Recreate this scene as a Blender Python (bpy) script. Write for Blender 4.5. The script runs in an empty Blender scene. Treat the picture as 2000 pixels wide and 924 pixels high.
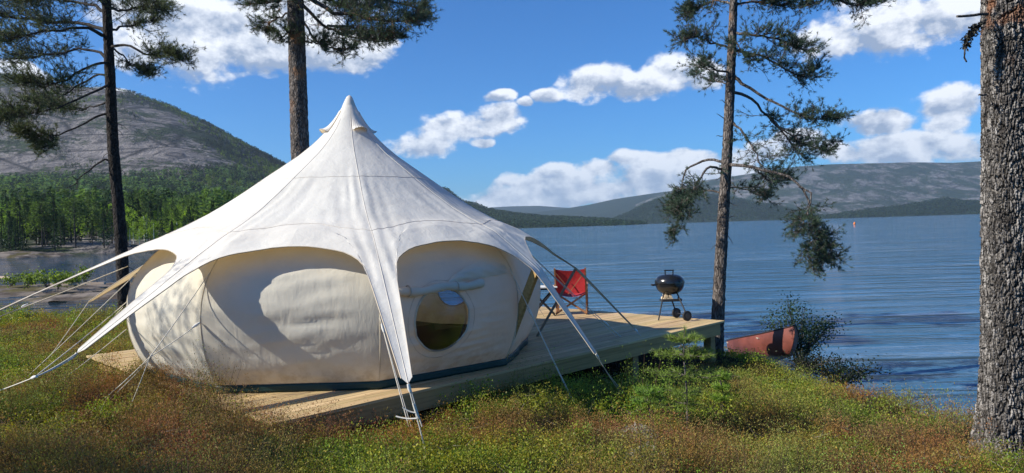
import bpy, math, random
import numpy as np
from mathutils import Matrix
PI = math.pi
rad = math.radians
rs = np.random.RandomState(7)
scene = bpy.context.scene
col = scene.collection

# ------------------------------------------------------------------ camera
EYE = 1.7
_p, _r = math.atan(18/1400), math.atan(.03)
_f = np.array([0, math.cos(_p), -math.sin(_p)]); _u = np.array([0, math.sin(_p), math.cos(_p)]); _x = np.array([1., 0, 0])
CR = math.cos(_r)*_x - math.sin(_r)*_u; CU = math.cos(_r)*_u + math.sin(_r)*_x; CF = _f
CAM = np.array([0, 0, EYE])
HAZE = 7e-5
cd = bpy.data.cameras.new('camera'); cam = bpy.data.objects.new('camera', cd); col.objects.link(cam)
cd.sensor_width = 36; cd.lens = 25.2; cd.clip_end = 60000; cd.clip_start = .05
cam.matrix_world = Matrix(((CR[0], CU[0], -CF[0], 0), (CR[1], CU[1], -CF[1], 0), (CR[2], CU[2], -CF[2], EYE), (0, 0, 0, 1)))
scene.camera = cam
scene.render.resolution_x, scene.render.resolution_y = 1024, 473

def at(px, py, Y):                     # point at world depth Y seen at a pixel of the photograph
    d = CF + CR*(px-1000)/1400 + CU*(462-py)/1400
    return CAM + d*Y/d[1]
def atz(px, py, Z):
    d = CF + CR*(px-1000)/1400 + CU*(462-py)/1400
    return CAM + d*(Z-EYE)/d[2]

# ------------------------------------------------------------------ node helpers
def val(nt, n, i, v):
    if hasattr(v, 'is_output') or isinstance(v, bpy.types.NodeSocket): nt.links.new(v, n.inputs[i])
    else:
        s = n.inputs[i]
        if isinstance(v, (tuple, list)) and len(v) == 3 and s.type == 'RGBA': v = (*v, 1)
        s.default_value = v
def nd(nt, t, ins=None, **props):
    n = nt.nodes.new(t)
    for k, v in props.items(): setattr(n, k, v)
    for k, v in (ins or {}).items(): val(nt, n, k, v)
    return n
def M(nt, op, a, b=None, c=None, clamp=False):
    n = nt.nodes.new('ShaderNodeMath'); n.operation = op; n.use_clamp = clamp
    val(nt, n, 0, a)
    if b is not None: val(nt, n, 1, b)
    if c is not None: val(nt, n, 2, c)
    return n.outputs[0]
def mixc(nt, f, a, b, mode='MIX'):
    n = nt.nodes.new('ShaderNodeMix'); n.data_type = 'RGBA'; n.blend_type = mode
    val(nt, n, 0, f); val(nt, n, 6, a); val(nt, n, 7, b)
    return n.outputs[2]
def maprange(nt, v, a, b, c=0., d=1., smooth=True):
    n = nt.nodes.new('ShaderNodeMapRange'); n.clamp = True
    if smooth: n.interpolation_type = 'SMOOTHSTEP'
    for i, q in enumerate((v, a, b, c, d)): val(nt, n, i, q)
    return n.outputs[0]
def noise(nt, vec, scale, detail=4, rough=.55, dist=0.):
    n = nd(nt, 'ShaderNodeTexNoise', {'Vector': vec, 'Scale': scale, 'Detail': detail, 'Roughness': rough, 'Distortion': dist})
    return n.outputs[0]
def mapping(nt, vec, scale=(1, 1, 1), rot=(0, 0, 0), loc=(0, 0, 0)):
    return nd(nt, 'ShaderNodeMapping', {'Vector': vec, 'Scale': scale, 'Rotation': rot, 'Location': loc}).outputs[0]

# ------------------------------------------------------------------ sky, clouds, sun, exposure
SUN_AZ, SUN_EL = 16., 35.              # shadows run towards +x, turned SUN_AZ degrees to +y
world = bpy.data.worlds.new('World'); scene.world = world; world.use_nodes = True
nt = world.node_tree; nt.nodes.clear()
sx, sy = -math.cos(rad(SUN_AZ)), -math.sin(rad(SUN_AZ))
sky = nd(nt, 'ShaderNodeTexSky', sky_type='NISHITA')
sky.sun_disc = False; sky.sun_elevation = rad(SUN_EL); sky.sun_rotation = math.atan2(sx, sy)
sky.altitude = 300; sky.air_density = 1.0; sky.dust_density = .25; sky.ozone_density = 2.2
tc = nd(nt, 'ShaderNodeTexCoord').outputs['Generated']
sp = nd(nt, 'ShaderNodeSeparateXYZ', {0: tc})
az = M(nt, 'ARCTAN2', sp.outputs[0], sp.outputs[1]); el = M(nt, 'ARCSINE', sp.outputs[2])
CLOUDS = [(400, 60, 175, 92), (460, 60, 200, 85), (520, 95, 150, 55), (665, 100, 110, 42), (330, 0, 160, 80), (560, 20, 160, 70),
 (30, 140, 75, 20), (225, 172, 45, 10), (830, 282, 66, 24), (905, 252, 88, 30), (975, 236, 58, 28), (945, 286, 26, 9),
 (978, 190, 30, 12), (1035, 204, 20, 11), (1085, 188, 36, 14), (1180, 160, 62, 32), (1250, 166, 62, 26), (1312, 138, 60, 38), (1365, 140, 55, 30),
 (1640, 70, 95, 42), (1740, 40, 140, 60), (1850, 25, 100, 50), (1868, 202, 70, 38), (1860, 240, 60, 20), (1700, 240, 82, 24), (1760, 285, 135, 30), (1890, 280, 80, 38), (1640, 292, 65, 22),
 (1240, 306, 56, 17), (1330, 306, 64, 18), (1480, 300, 80, 26), (1560, 270, 50, 16), (1070, 342, 46, 20), (1010, 382, 110, 20), (1150, 372, 150, 30), (1300, 362, 130, 34), (1420, 345, 110, 30), (1130, 398, 260, 13), (985, 356, 14, 5), (1110, 384, 270, 26), (1310, 352, 190, 42), (1060, 358, 100, 26), (1180, 330, 60, 20)]
warp = nd(nt, 'ShaderNodeTexNoise', {'Vector': tc, 'Scale': 9., 'Detail': 3.})
ws = nd(nt, 'ShaderNodeSeparateColor', {0: warp.outputs[1]})
azw = M(nt, 'ADD', az, M(nt, 'MULTIPLY', M(nt, 'SUBTRACT', ws.outputs[0], .5), .07))
elw = M(nt, 'ADD', el, M(nt, 'MULTIPLY', M(nt, 'SUBTRACT', ws.outputs[1], .5), .035))
best = None; low = None
for (px, py, w, h) in CLOUDS:
    d = CF + CR*(px-1000)/1400 + CU*(462-py)/1400; d = d/np.linalg.norm(d)
    a0, e0 = math.atan2(d[0], d[1]), math.asin(d[2]); k = math.cos(a0)
    w_, h_ = w/1400*k*k*1.12, h/1400*k*1.18
    dx = M(nt, 'MULTIPLY_ADD', azw, 1/w_, -a0/w_); dy = M(nt, 'MULTIPLY_ADD', elw, 1/h_, -e0/h_)
    q = M(nt, 'SUBTRACT', 1., M(nt, 'ADD', M(nt, 'MULTIPLY', dx, dx), M(nt, 'MULTIPLY', dy, dy)))
    g = M(nt, 'MULTIPLY', dy, M(nt, 'MAXIMUM', q, 0.))
    if best is None: best, low, wsum = q, g, M(nt, 'MAXIMUM', q, 0.)
    else:
        best = M(nt, 'SMOOTH_MAX', best, q, .35); low = M(nt, 'ADD', low, g); wsum = M(nt, 'ADD', wsum, M(nt, 'MAXIMUM', q, 0.))
cv = nd(nt, 'ShaderNodeCombineXYZ', {0: az, 1: M(nt, 'MULTIPLY', el, 1.35), 2: 0.}).outputs[0]
def cfbm(off):
    v = mapping(nt, cv, loc=off)
    a = noise(nt, v, 14., 10, .60); b = noise(nt, v, 42., 5, .5)
    return M(nt, 'ADD', M(nt, 'MULTIPLY', a, .78), M(nt, 'MULTIPLY', b, .22))
n0 = cfbm((3.1, 1.7, 0)); n1 = cfbm((3.1-.012*-1, 1.7-.016*-1, 0))     # second sample nearer the sun (up and left in the sky)
dens = M(nt, 'ADD', M(nt, 'MULTIPLY', best, .50), M(nt, 'MULTIPLY', M(nt, 'SUBTRACT', n0, .5), 2.1))
away = M(nt, 'MAXIMUM', maprange(nt, M(nt, 'ABSOLUTE', az), .85, 1.3), maprange(nt, el, .48, .75))
dens = M(nt, 'ADD', dens, M(nt, 'MULTIPLY', away, M(nt, 'MULTIPLY_ADD', M(nt, 'SUBTRACT', noise(nt, tc, 2.6, 7, .6), .47), 6., 1.2)))   # scattered cloud added out of view to whiten the ambient light
alpha = maprange(nt, dens, -.01, .33)
lowf = M(nt, 'DIVIDE', low, M(nt, 'MAXIMUM', wsum, .05))
lit = M(nt, 'ADD', M(nt, 'MULTIPLY', M(nt, 'SUBTRACT', n0, n1), 5.5), M(nt, 'MULTIPLY_ADD', lowf, .55, .62))
lit = M(nt, 'SUBTRACT', lit, maprange(nt, dens, .35, .95, 0., .28), clamp=True)
ccol = mixc(nt, lit, (.27, .34, .47), (.80, .83, .88))
elz = maprange(nt, el, .0, .16)
ccol = mixc(nt, elz, mixc(nt, .35, ccol, (.45, .58, .76)), ccol)
# sky a little deeper blue than the bare model, as the phone saw it
skyc = mixc(nt, 1., sky.outputs[0], (.32, .80, 1.36), 'MULTIPLY')
SKY_STR = .078
cl = mixc(nt, 1., ccol, (1/SKY_STR*.95,)*3, 'MULTIPLY')
final = mixc(nt, M(nt, 'MULTIPLY', alpha, .96), skyc, cl)
bg = nd(nt, 'ShaderNodeBackground', {0: final, 1: SKY_STR})
out = nd(nt, 'ShaderNodeOutputWorld'); nt.links.new(bg.outputs[0], out.inputs[0])

sl = bpy.data.lights.new('sun', 'SUN'); sl.energy = 5.0; sl.angle = rad(.53); sl.color = (1, .94, .83)
so = bpy.data.objects.new('sun', sl); col.objects.link(so)
sd = np.array([sx*math.cos(rad(SUN_EL)), sy*math.cos(rad(SUN_EL)), math.sin(rad(SUN_EL))])
from mathutils import Vector
so.rotation_euler = Vector(sd).to_track_quat('Z', 'Y').to_euler(); so.location = (-20, -5, 20)
vs = scene.view_settings; vs.view_transform = 'Standard'; vs.look = 'None'; vs.exposure = .50; vs.gamma = 1; vs.use_curve_mapping = False
scene.render.engine = 'CYCLES'

# ------------------------------------------------------------------ numpy noise
def _hash(ix, iy, s):
    h = (ix.astype(np.int64)*374761393 + iy.astype(np.int64)*668265263 + s*1442695041) & 0x7fffffff
    h = ((h ^ (h >> 13))*1274126177) & 0x7fffffff
    h = (h ^ (h >> 16)) & 0xffffff
    return h/float(0xffffff)
def vnoise(x, y, s=0):
    x = np.asarray(x, float); y = np.asarray(y, float)
    ix, iy = np.floor(x), np.floor(y); fx, fy = x-ix, y-iy
    fx = fx*fx*(3-2*fx); fy = fy*fy*(3-2*fy)
    a, b, c, d = _hash(ix, iy, s), _hash(ix+1, iy, s), _hash(ix, iy+1, s), _hash(ix+1, iy+1, s)
    return (a*(1-fx)+b*fx)*(1-fy) + (c*(1-fx)+d*fx)*fy
def fbm(x, y, s=0, o=4, g=.5):
    t, a, n = 0, 1., 0
    for i in range(o): t = t+a*vnoise(np.asarray(x)*2**i+13.7*i, np.asarray(y)*2**i-7.3*i, s+i); n += a; a *= g
    return t/n
def worley(x, y, per, s=0):            # x periodic with integer period per; returns F1, F2, id
    ix, iy = np.floor(x), np.floor(y)
    f1 = np.full(x.shape, 9.); f2 = f1.copy(); idd = np.zeros(x.shape)
    for dx in (-1, 0, 1):
        for dy in (-1, 0, 1):
            cx, cy = ix+dx, iy+dy; wx = np.mod(cx, per)
            qx = cx+_hash(wx, cy, s); qy = cy+_hash(wx, cy, s+5)
            d = np.hypot(qx-x, qy-y); c = d < f1
            f2 = np.where(c, f1, np.minimum(f2, d)); idd = np.where(c, _hash(wx, cy, s+9), idd); f1 = np.where(c, d, f1)
    return f1, f2, idd

# ------------------------------------------------------------------ mesh helpers
class Soup:
    def __init__(s): s.V = []; s.F = {3: [], 4: []}; s.T = []; s.n = 0
    def add(s, v, f, tint=1.):
        v = np.asarray(v, float).reshape(-1, 3); f = np.asarray(f, int)
        t = np.ones((len(v), 3))*np.asarray(tint) if not (np.ndim(tint) == 2) else np.asarray(tint)
        s.F[f.shape[1]].append(f+s.n); s.V.append(v); s.T.append(t); s.n += len(v)
    def grid(s, P, tint=1., wrapu=False):  # P: rows x cols x 3
        r, c = P.shape[:2]; i = np.arange(r*c).reshape(r, c)
        if wrapu: i = np.c_[i, i[:, :1]]
        f = np.stack([i[:-1, :-1], i[:-1, 1:], i[1:, 1:], i[1:, :-1]], -1).reshape(-1, 4)
        t = tint if np.ndim(tint) < 2 else np.asarray(tint).reshape(-1, 3)
        s.add(P.reshape(-1, 3), f, t)
    def box(s, c, sz, rot=None, tint=1.):
        v = np.array([[a, b, d] for a in (-1, 1) for b in (-1, 1) for d in (-1, 1)])*np.array(sz)/2
        if rot is not None: v = v@np.asarray(rot).T
        s.add(v+np.array(c), [[0, 1, 3, 2], [4, 6, 7, 5], [0, 4, 5, 1], [2, 3, 7, 6], [0, 2, 6, 4], [1, 5, 7, 3]], tint)
    def bar(s, a, b, w, h, tint=1., up=(0, 0, 1)):      # box from a to b
        a, b = np.array(a, float), np.array(b, float); d = b-a; L = np.linalg.norm(d); d /= L
        u = np.cross(d, up)
        if np.linalg.norm(u) < 1e-5: u = np.cross(d, (1, 0, 0))
        u /= np.linalg.norm(u); v = np.cross(u, d)
        s.box((a+b)/2, (L, w, h), np.stack([d, u, v], 1), tint)
    def tube(s, pts, r, n=6, tint=1., caps=True):
        pts = np.asarray(pts, float); k = len(pts); r = np.ones(k)*r
        d = np.gradient(pts, axis=0); d /= np.linalg.norm(d, axis=1)[:, None]+1e-12
        ref = np.array([0, 0, 1.]) if abs(d[0][2]) < .9 else np.array([1., 0, 0])
        u = np.cross(d, ref); bad = np.linalg.norm(u, axis=1) < .05; u[bad] = np.cross(d[bad], (0, 1., 0))
        u /= np.linalg.norm(u, axis=1)[:, None]; v = np.cross(d, u)
        a = np.arange(n)*2*PI/n
        P = pts[:, None]+r[:, None, None]*(np.cos(a)[None, :, None]*u[:, None]+np.sin(a)[None, :, None]*v[:, None])
        t = tint
        if np.ndim(tint) == 2: t = np.repeat(np.asarray(tint), n, 0)
        m0 = s.n; s.grid(P, t, True)
        if caps and n > 3:
            for e, row in ((0, 0), (k-1, 1)):
                t0 = t if np.ndim(t) < 2 else t[e*n]
                c = np.vstack([P[e], pts[e]]); f = [[i, (i+1) % n, n] if row else [(i+1) % n, i, n] for i in range(n)]
                s.add(c, f, t0)
    def build(s, name, mat, parent=None, smooth=False):
        V = np.concatenate(s.V); T = np.concatenate(s.T)
        f3 = np.concatenate(s.F[3]) if s.F[3] else np.zeros((0, 3), int); f4 = np.concatenate(s.F[4]) if s.F[4] else np.zeros((0, 4), int)
        me = bpy.data.meshes.new(name); me.vertices.add(len(V)); me.vertices.foreach_set('co', V.astype(np.float32).ravel())
        L = np.concatenate([f3.ravel(), f4.ravel()]); me.loops.add(len(L)); me.loops.foreach_set('vertex_index', L.astype(np.int32))
        st = np.concatenate([np.arange(len(f3))*3, len(f3)*3+np.arange(len(f4))*4]); me.polygons.add(len(st))
        me.polygons.foreach_set('loop_start', st.astype(np.int32))
        me.update(calc_edges=True)
        me.polygons.foreach_set('use_smooth', np.full(len(st), bool(smooth)))
        ca = me.color_attributes.new('tint', 'FLOAT_COLOR', 'POINT')
        ca.data.foreach_set('color', np.c_[T, np.ones(len(T))].astype(np.float32).ravel())
        me.materials.append(mat)
        o = bpy.data.objects.new(name, me); col.objects.link(o)
        if parent: o.parent = parent; o.matrix_parent_inverse = Matrix.Translation(-parent.location)
        return o
def leaves(S, c, u, v, tint):           # rhomb leaves: base c, length vector u, width vector v
    n = len(c); P = np.stack([c, c+u*.45+v*.5, c+u, c+u*.45-v*.5], 1).reshape(-1, 3)
    S.add(P, np.arange(n*4).reshape(n, 4), np.repeat(tint, 4, 0))
def unit(v): return v/(np.linalg.norm(v, axis=-1, keepdims=True)+1e-9)
def rdir(n, r=rs): return unit(r.normal(size=(n, 3)))
def tag(o, label=None, cat=None, group=None, kind=None):
    if label: o['label'] = label
    if cat: o['category'] = cat
    if group: o['group'] = group
    if kind: o['kind'] = kind
    return o
def empty(name, loc, label, cat, group=None):
    o = bpy.data.objects.new(name, None); col.objects.link(o); o.location = loc; o.empty_display_size = .2
    return tag(o, label, cat, group)
def spline(pts, n):
    pts = np.asarray(pts, float); k = len(pts); t = np.linspace(0, k-1, n); i = np.minimum(t.astype(int), k-2); f = (t-i)[:, None]
    g = lambda j: pts[np.clip(j, 0, k-1)]
    p0, p1, p2, p3 = g(i-1), g(i), g(i+1), g(i+2)
    return .5*(2*p1+(p2-p0)*f+(2*p0-5*p1+4*p2-p3)*f*f+(3*p1-p0-3*p2+p3)*f**3)

# ------------------------------------------------------------------ materials
def newmat(name):
    m = bpy.data.materials.new(name); m.use_nodes = True; t = m.node_tree; t.nodes.clear()
    o = nd(t, 'ShaderNodeOutputMaterial'); return m, t, o
def tint(t): return nd(t, 'ShaderNodeVertexColor', layer_name='tint').outputs[0]
def objc(t): return nd(t, 'ShaderNodeTexCoord').outputs['Object']
def simple(name, c, rough=.6, bump=0., bscale=60., spec=.4, metal=0., vary=0., vscale=8.):
    m, t, o = newmat(name); oc = objc(t)
    cc = mixc(t, 1., tint(t), c, 'MULTIPLY')
    if vary:
        k = maprange(t, noise(t, oc, vscale, 5), .3, .7, 1-vary, 1+vary)
        cc = mixc(t, 1., cc, nd(t, 'ShaderNodeCombineColor', {0: k, 1: k, 2: k}).outputs[0], 'MULTIPLY')
    b = nd(t, 'ShaderNodeBsdfPrincipled', {'Base Color': cc, 'Roughness': rough, 'Metallic': metal, 'Specular IOR Level': spec})
    if bump:
        bn = nd(t, 'ShaderNodeBump', {'Height': noise(t, oc, bscale, 5), 'Strength': bump, 'Distance': .02})
        val(t, b, 'Normal', bn.outputs[0])
    t.links.new(b.outputs[0], o.inputs[0]); return m
def leafmat(name, trans=.35, rough=.55, c=(1, 1, 1)):
    m, t, o = newmat(name); cc = mixc(t, 1., tint(t), c, 'MULTIPLY')
    b = nd(t, 'ShaderNodeBsdfPrincipled', {'Base Color': cc, 'Roughness': rough, 'Specular IOR Level': .25})
    tr = nd(t, 'ShaderNodeBsdfTranslucent', {0: mixc(t, 1., cc, (1.2, 1.25, .6), 'MULTIPLY')})
    mx = nd(t, 'ShaderNodeMixShader', {0: trans, 1: b.outputs[0], 2: tr.outputs[0]})
    t.links.new(mx.outputs[0], o.inputs[0]); return m
MT = {}
def canvas(name, c, trans):
    m, t, o = newmat(name); oc = objc(t)
    cc = mixc(t, maprange(t, noise(t, oc, 2.3, 6, .6), .35, .7), c, tuple(k*.90 for k in c))
    # roof: two sewn rings at fixed radii from the mast
    s = nd(t, 'ShaderNodeSeparateXYZ', {0: oc})
    rr = M(t, 'SQRT', M(t, 'ADD', M(t, 'MULTIPLY', s.outputs[0], s.outputs[0]), M(t, 'MULTIPLY', s.outputs[1], s.outputs[1])))
    st = M(t, 'MULTIPLY', maprange(t, s.outputs[2], .10, .42, 1., 0.), maprange(t, noise(t, oc, 5., 6, .7), .42, .62, 0., .55))
    cc = mixc(t, st, cc, (.38, .32, .22)); cc = mixc(t, maprange(t, noise(t, mapping(t, oc, (1, 1, .5)), 1.1, 7, .7), .56, .72, 0., .22), cc, (.50, .46, .36))
    cc = mixc(t, 1., tint(t), cc, 'MULTIPLY')
    b = nd(t, 'ShaderNodeBsdfPrincipled', {'Base Color': cc, 'Roughness': .85, 'Specular IOR Level': .15})
    ln = noise(t, mapping(t, oc, (1, 1, .35)), 7., 5, .55, .6); fine = noise(t, oc, 34., 4)
    h = M(t, 'ADD', M(t, 'MULTIPLY', ln, .8), M(t, 'MULTIPLY', fine, .12))
    bn = nd(t, 'ShaderNodeBump', {'Height': h, 'Strength': .32, 'Distance': .035}); val(t, b, 'Normal', bn.outputs[0])
    tr = nd(t, 'ShaderNodeBsdfTranslucent', {0: (.90, .64, .32, 1)})
    mx = nd(t, 'ShaderNodeMixShader', {0: trans, 1: b.outputs[0], 2: tr.outputs[0]})
    t.links.new(mx.outputs[0], o.inputs[0]); return m
MT['roof'] = canvas('roof_canvas', (.83, .805, .735), .24)
MT['wall'] = canvas('wall_canvas', (.78, .735, .615), .28)
MT['hem'] = simple('hem', (.50, .42, .32), .8)
MT['green'] = simple('groundsheet', (.006, .034, .030), .5, .5, 12.)
MT['rope'] = simple('rope', (.62, .58, .50), .8)
MT['darkrope'] = simple('strap_dark', (.04, .04, .045), .7)
MT['black'] = simple('black_enamel', (.012, .013, .015), .22, 0, 1, .6)
MT['blackmatt'] = simple('black_matt', (.02, .02, .022), .6)
MT['steel'] = simple('pole', (.30, .27, .24), .45, 0, 1, .5, .3)
MT['red'] = simple('red_canvas', (.42, .02, .025), .75, .3, 40., vary=.12)
MT['chairwood'] = simple('chair_wood', (.26, .12, .055), .5, .2, 30., vary=.2)
MT['white'] = simple('white_paint', (.75, .74, .70), .5)
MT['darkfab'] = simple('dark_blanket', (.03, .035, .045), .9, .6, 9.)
MT['canoe'] = simple('canoe_hull', (.17, .050, .036), .42, .15, 5., .5, vary=.25, vscale=3.)
MT['canoetrim'] = simple('canoe_trim', (.03, .02, .02), .5)
MT['orange'] = simple('buoy', (.7, .2, .04), .5)
def woodmat(name, c, dark, along, sc=1.):
    m, t, o = newmat(name); oc = objc(t)
    v = mapping(t, oc, (1, 1, 1), (0, 0, -along)); v = mapping(t, v, (.5*sc, 14*sc, 14*sc))
    g = noise(t, v, 2.2, 6, .6, .5)
    k = noise(t, mapping(t, oc, (1, 1, 1), (0, 0, -along)), .9, 3)
    cc = mixc(t, maprange(t, g, .38, .72), c, dark)
    cc = mixc(t, maprange(t, k, .4, .75, 0, .45), cc, (.46, .30, .16))
    cc = mixc(t, 1., tint(t), cc, 'MULTIPLY')
    b = nd(t, 'ShaderNodeBsdfPrincipled', {'Base Color': cc, 'Roughness': .7, 'Specular IOR Level': .25})
    bn = nd(t, 'ShaderNodeBump', {'Height': g, 'Strength': .35, 'Distance': .006}); val(t, b, 'Normal', bn.outputs[0])
    t.links.new(b.outputs[0], o.inputs[0]); return m
MT['deck'] = woodmat('deck_boards', (.58, .43, .23), (.36, .25, .12), rad(45))
MT['fascia'] = woodmat('deck_beam', (.42, .28, .12), (.26, .17, .07), rad(45))
MT['log'] = woodmat('old_log', (.42, .36, .30), (.26, .21, .17), 0.)
def barkmat(name, lo, hi, orange, z0, z1):
    m, t, o = newmat(name); oc = objc(t)
    v = mapping(t, oc, (1, 1, .28)); vo = nd(t, 'ShaderNodeTexVoronoi', {'Vector': v, 'Scale': 26.}, feature='DISTANCE_TO_EDGE').outputs[0]
    n = noise(t, v, 16., 6, .65)
    cc = mixc(t, maprange(t, n, .32, .72), lo, hi)
    cc = mixc(t, maprange(t, vo, .0, .12, .8, 0.), cc, tuple(k*.45 for k in lo))
    s = nd(t, 'ShaderNodeSeparateXYZ', {0: oc})
    cc = mixc(t, M(t, 'MULTIPLY', maprange(t, s.outputs[2], z0, z1), maprange(t, noise(t, oc, 3.5, 5), .52, .62)), cc, orange)
    cc = mixc(t, 1., tint(t), cc, 'MULTIPLY')
    b = nd(t, 'ShaderNodeBsdfPrincipled', {'Base Color': cc, 'Roughness': .9, 'Specular IOR Level': .15})
    h = M(t, 'ADD', M(t, 'MULTIPLY', maprange(t, vo, 0., .2), .7), M(t, 'MULTIPLY', n, .5))
    bn = nd(t, 'ShaderNodeBump', {'Height': h, 'Strength': .9, 'Distance': .03}); val(t, b, 'Normal', bn.outputs[0])
    t.links.new(b.outputs[0], o.inputs[0]); return m
MT['bark'] = barkmat('pine_bark', (.085, .07, .062), (.24, .21, .19), (.34, .17, .08), 3.5, 7.)
MT['bark_big'] = barkmat('old_bark', (.075, .066, .060), (.36, .335, .31), (.24, .12, .07), 2.9, 3.8)
MT['bark_dark'] = barkmat('dark_bark', (.05, .045, .042), (.13, .115, .105), (.2, .11, .06), 9., 12.)
MT['needle'] = leafmat('needles', .18, .5)
MT['leaf'] = leafmat('leaf', .40, .5)
MT['heather'] = leafmat('heather', .34, .7)
MT['far_leaf'] = leafmat('far_leaf', .42, .8)

# ================================================================== LAND AND WATER
WATER = -1.4
SHORE = np.array([(60, -60), (30, -30), (13, -6), (8.2, 2), (6.6, 6.5), (6.0, 8.5), (5.6, 9.7), (5.45, 11), (5.55, 12.5), (5.4, 14.0), (4.4, 14.5), (3.0, 15.2), (1.5, 15.6), (-1, 17), (-4, 18.6), (-9, 19.6), (-16, 20.5), (-30, 24), (-60, 30), (-140, 60)], float)
LAND = np.vstack([SHORE, [(-300, 60), (-300, -300), (300, -300), (300, -60)]])
def shore_dist(x, y):
    d = np.full(x.shape, 1e9)
    for a, b in zip(SHORE[:-1], SHORE[1:]):
        ab = b-a; t = np.clip(((x-a[0])*ab[0]+(y-a[1])*ab[1])/(ab@ab), 0, 1)
        d = np.minimum(d, np.hypot(x-a[0]-t*ab[0], y-a[1]-t*ab[1]))
    ins = np.zeros(x.shape, bool)
    for a, b in zip(LAND, np.roll(LAND, -1, 0)):
        c = ((a[1] > y) != (b[1] > y)) & (x < (b[0]-a[0])*(y-a[1])/(b[1]-a[1]+1e-12)+a[0]); ins ^= c
    return np.where(ins, d, -d)
CTRL = np.array([(0, 0, .06), (0, 2.5, .05), (-4, 2, .05), (-8, 4, -.02), (-2.3, 6.1, -.03), (-3.4, 7.2, -.02), (-4.6, 8.5, -.04), (-1.5, 6.8, -.26), (-1.9, 6.0, -.16), (-.9, 6.6, -.24), (-.68, 5, -.05), (-.78, 7.5, -.36), (.27, 8.7, -.42), (.3, 7, -.3), (2.1, 10.6, -.62), (3.5, 12, -.72), (3.4, 9.5, -.62),
 (4.75, 7, -.68), (4.9, 9.5, -.75), (4.9, 12, -.92), (4.4, 11.2, -.86), (5.0, 11, -.9), (1.7, 7.2, -.44), (3, 5, -.36), (4.5, 4, -.45), (6, 1, -.6), (-6.4, 10.1, -.2), (-6, 8, -.14), (-4.5, 12.5, -.35), (-9, 14.5, -.28), (-13, 15, -.2), (-8.5, 10, -.1), (-2, 14, -.6), (1, 13, -.7), (-16, 8, 0), (0, -20, .1), (20, -20, 0), (-20, -10, .1)])
def ground_z(x, y):
    x = np.asarray(x, float); y = np.asarray(y, float)
    w = 0; z = 0
    for cx, cy, cz in CTRL:
        k = 1/((x-cx)**2+(y-cy)**2+.15)**1.6; w = w+k; z = z+k*cz
    z = z/w; d = shore_dist(x, y)
    z = z+(fbm(x*.9, y*.9, 3)-.5)*.20+(fbm(x*2.0, y*2.0, 8)-.5)*.22+(fbm(x*3, y*3, 5)-.5)*.05
    s = np.clip(d/1.25, 0, 1); s = s*s*(3-2*s)
    zz = -1.55+(z+1.55)*s
    return np.where(d < 0, np.maximum(-1.55+.4*d, -5), zz)
ax = np.concatenate([np.linspace(-300, -24, 24), np.arange(-23.5, 12, .16), np.linspace(13, 300, 24)])
ay = np.concatenate([np.linspace(-300, -6, 24), np.arange(-5, 24, .16), np.linspace(25, 90, 14)])
X, Y = np.meshgrid(ax, ay)
m, t, o = newmat('heath_soil'); oc = objc(t)
n = noise(t, oc, 3.5, 8, .65); n2 = noise(t, oc, 28., 6, .7)
cc = mixc(t, maprange(t, n, .35, .65), (.055, .040, .024), (.07, .062, .028)); cc = mixc(t, maprange(t, n2, .35, .7), cc, (.035, .025, .016))
b = nd(t, 'ShaderNodeBsdfPrincipled', {'Base Color': cc, 'Roughness': .95, 'Specular IOR Level': .1})
val(t, b, 'Normal', nd(t, 'ShaderNodeBump', {'Height': n2, 'Strength': 1., 'Distance': .06}).outputs[0]); t.links.new(b.outputs[0], o.inputs[0])
S = Soup(); S.grid(np.stack([X, Y, ground_z(X, Y)], -1)); tag(S.build('ground', m, smooth=True), kind='structure')

m, t, o = newmat('lake_water'); oc = nd(t, 'ShaderNodeTexCoord').outputs['Object']
w1 = noise(t, mapping(t, oc, (.20, 1.15, 1), (0, 0, .05)), 1.35, 5, .55, .6)
w2 = noise(t, mapping(t, oc, (.6, 1.3, 1), (0, 0, -.12)), 5.5, 4, .55, .3)
w3 = noise(t, mapping(t, oc, (.16, .5, 1), (0, 0, .10)), .42, 4, .5, .4)
patch = M(t, 'ADD', maprange(t, noise(t, mapping(t, oc, (.22, 1., 1), (0, 0, .06)), .05, 5, .6), .38, .64, .10, .60), maprange(t, noise(t, mapping(t, oc, (.15, 1., 1), (0, 0, -.04)), .22, 4, .6), .44, .6, .0, .45))
h = M(t, 'ADD', M(t, 'MULTIPLY', w1, .55), M(t, 'ADD', M(t, 'MULTIPLY', w2, .10), M(t, 'MULTIPLY', w3, .95)))
wx = nd(t, 'ShaderNodeSeparateXYZ', {0: oc}); inlet_refl = M(t, 'MULTIPLY', maprange(t, wx.outputs[0], -16., -7., 1., 0.), maprange(t, wx.outputs[1], 150., 190., 1., 0.))   # dark wood reflection painted into the inlet's base colour, open lake stays blue
b = nd(t, 'ShaderNodeBsdfPrincipled', {'Base Color': mixc(t, inlet_refl, (.055, .145, .245), (.014, .022, .018)), 'Roughness': .03, 'IOR': 1.4, 'Specular IOR Level': .5})
patch = M(t, 'ADD', patch, maprange(t, noise(t, mapping(t, oc, (.12, 1., 1), (0, 0, .05)), .7, 3, .5), .46, .6, .0, .45))
val(t, b, 'Normal', nd(t, 'ShaderNodeBump', {'Height': M(t, 'MULTIPLY', h, patch), 'Strength': 1., 'Distance': .46}).outputs[0])
t.links.new(b.outputs[0], o.inputs[0])
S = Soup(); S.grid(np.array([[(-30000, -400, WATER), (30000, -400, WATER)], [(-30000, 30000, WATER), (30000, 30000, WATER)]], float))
tag(S.build('lake_water', m), kind='structure')

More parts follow.
